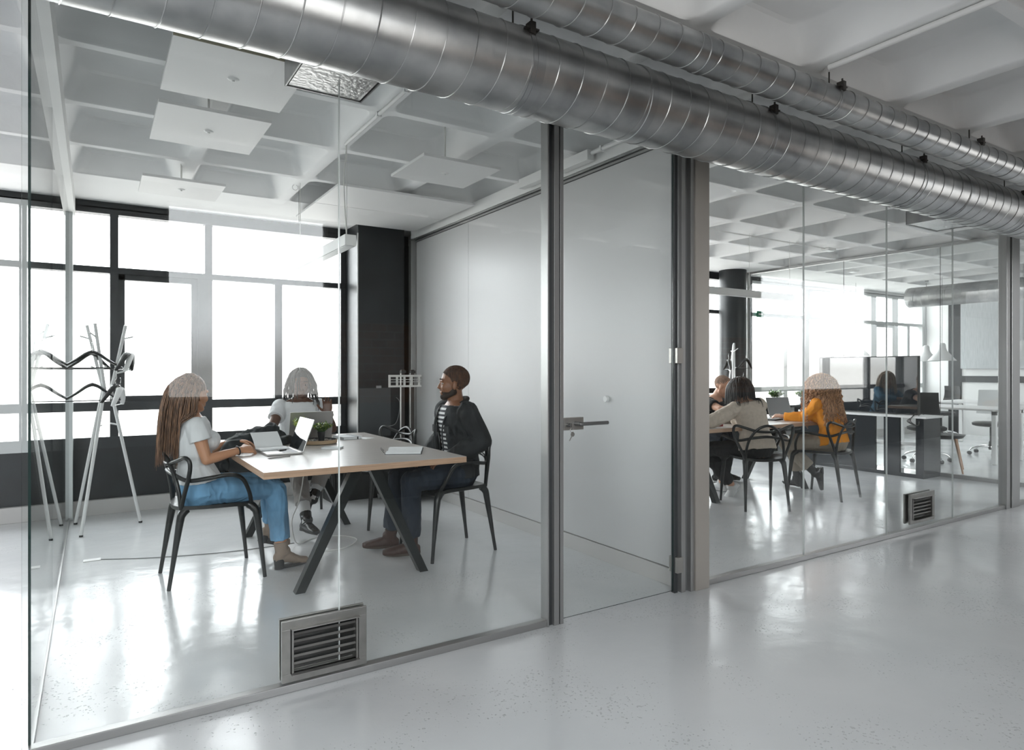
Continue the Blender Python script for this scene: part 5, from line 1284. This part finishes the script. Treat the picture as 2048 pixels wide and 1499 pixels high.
person('woman with long curly ginger hair in orange top, typing at the far table', (6.29, 3.87, .55), 96, 14, SK_LGT, sc=.95, male=False, hyaw=8, hpitch=18, hoff=(0, .0, -.02), vox=FAR, seed=5,
    arms={1: ((6.15, 4.10, .77), (6.06, 4.30, .785)), -1: ((6.50, 4.12, .78), (6.30, 4.34, .78))},
    hands={1: ((-.3, .95, .05), (.4, 0, -.8), (.8, .3, .5), .8, .9)},
    legs={1: ((6.17, 4.34, .49), (6.36, 4.12, .20), (.10, .05, -.99)), -1: ((6.38, 4.38, .51), (6.42, 4.36, .10), (.05, 1, 0))},
    top=shirt(M_ORANGE, 'long_sleeved_top', .022, .90, lo=-.09, wr=.007, cufr=.036, full=True), bottom=(M_KHAKI, .016, 'trousers', .80), shoes=footwear('ankle_boot', M_BLKL, M_SOLED, 'boot', .10),
    hair=strands(hairmat('curly_ginger_hair', (.16, .065, .028), (.72, .40, .20), .5), 460, .50, rad=.0036, spread=.10, curl=.009, freq=110, seed=21, cover=.020, tipr=.6, wid=.22, dep=.15))
def mr_top(c):
    shirt(M_BLKT, 't_shirt', .013, .62, lo=-.04, cufr=.055)(c)
    for g in (1, -1):
        q = MB(); pts = [c['H'] + c['U'] * h * c['s'] + c['FS'] * f + c['LS'] * g * l for h, f, l in ((.30, -.128, .08), (.44, -.07, .10), (.485, .02, .10), (.42, .115, .105), (.25, .142, .095), (.10, .13, .09))]
        q.tube(spline(pts, 5), .016, 8, flat=.35); q.obj('strap', M_BLACKP, c['root'], smooth=60)
person('man with shaved head in black T-shirt bowed over the far side of the far table', (5.96, 5.37, .55), 283, 33, SK_LGT, sc=.98, hyaw=14, hpitch=22, hoff=(.02, .0, .0), vox=FAR, seed=6,
    arms={-1: ((5.80, 4.88, .84), (5.88, 4.70, .79)), 1: ((6.30, 4.98, .83), (6.22, 4.76, .79))},
    legs={1: ((6.12, 5.02, .52), (6.14, 5.10, .10), (.2, -1, 0)), -1: ((5.94, 4.96, .52), (5.96, 5.06, .10), (.1, -1, 0))},
    top=mr_top, bottom=(M_NAVY, .014, 'jeans', .9), shoes=footwear('shoe', M_BLKL, M_SOLED, 'boot', .02), hair=cap_hair(hairmat('shaved_stubble_hair', (.20, .135, .10), (.28, .19, .145), .9), low=-.01, thick=.002))
person('blonde woman in blue top with folded arms, visible only mirrored in the television', (5.36, 6.06, .55), 287, 14, SK_LGT, sc=.95, male=False, hyaw=12, hpitch=10, vox=FAR, seed=7,
    arms={-1: ((5.22, 5.78, .80), (5.42, 5.64, .80)), 1: ((5.68, 5.88, .80), (5.52, 5.66, .80))},
    legs={1: ((5.60, 5.70, .51), (5.60, 5.72, .10), (.2, -1, 0)), -1: ((5.42, 5.62, .51), (5.42, 5.66, .10), (.1, -1, 0))},
    top=shirt(M_BLUET, 'blue_top', .020, .80, lo=-.06, cufr=.042, full=True), bottom=(M_NAVY, .014, 'jeans', .9), shoes=footwear('shoe', M_BLKL, M_SOLED, 'boot', .02),
    hair=strands(hairmat('blonde_hair', (.32, .22, .13), (.62, .50, .36)), 260, .40, rad=.0048, spread=.10, seed=31, cover=.010))

# -- dark jacket thrown over the far left edge of the first table
J = MB()
for a, b, r0, r1 in (((.70, 4.55, .66), (.70, 4.74, .70), .035, .05), ((.74, 4.60, .765), (.92, 4.82, .80), .05, .062), ((.92, 4.82, .80), (1.08, 4.96, .83), .065, .06), ((1.02, 4.90, .80), (1.18, 5.10, .775), .06, .042), ((.76, 4.72, .77), (.94, 5.0, .775), .04, .045), ((.94, 5.0, .775), (1.16, 5.18, .765), .05, .032), ((.70, 4.74, .72), (.86, 4.88, .785), .045, .05), ((1.08, 4.78, .77), (1.20, 4.90, .765), .035, .030), ((.69, 4.60, .60), (.70, 4.80, .56), .028, .034)):
    J.caps(a, b, r0, r1)
jo = remesh('jacket', J, denim('charcoal_denim', (.018, .023, .026), .5), None, .006, 6, wr=.016, wscale=11, seed=4, stretch=(1, 1, 1))
tag(jo, 'dark grey denim jacket heaped on the window-side edge of the first table', 'jacket')
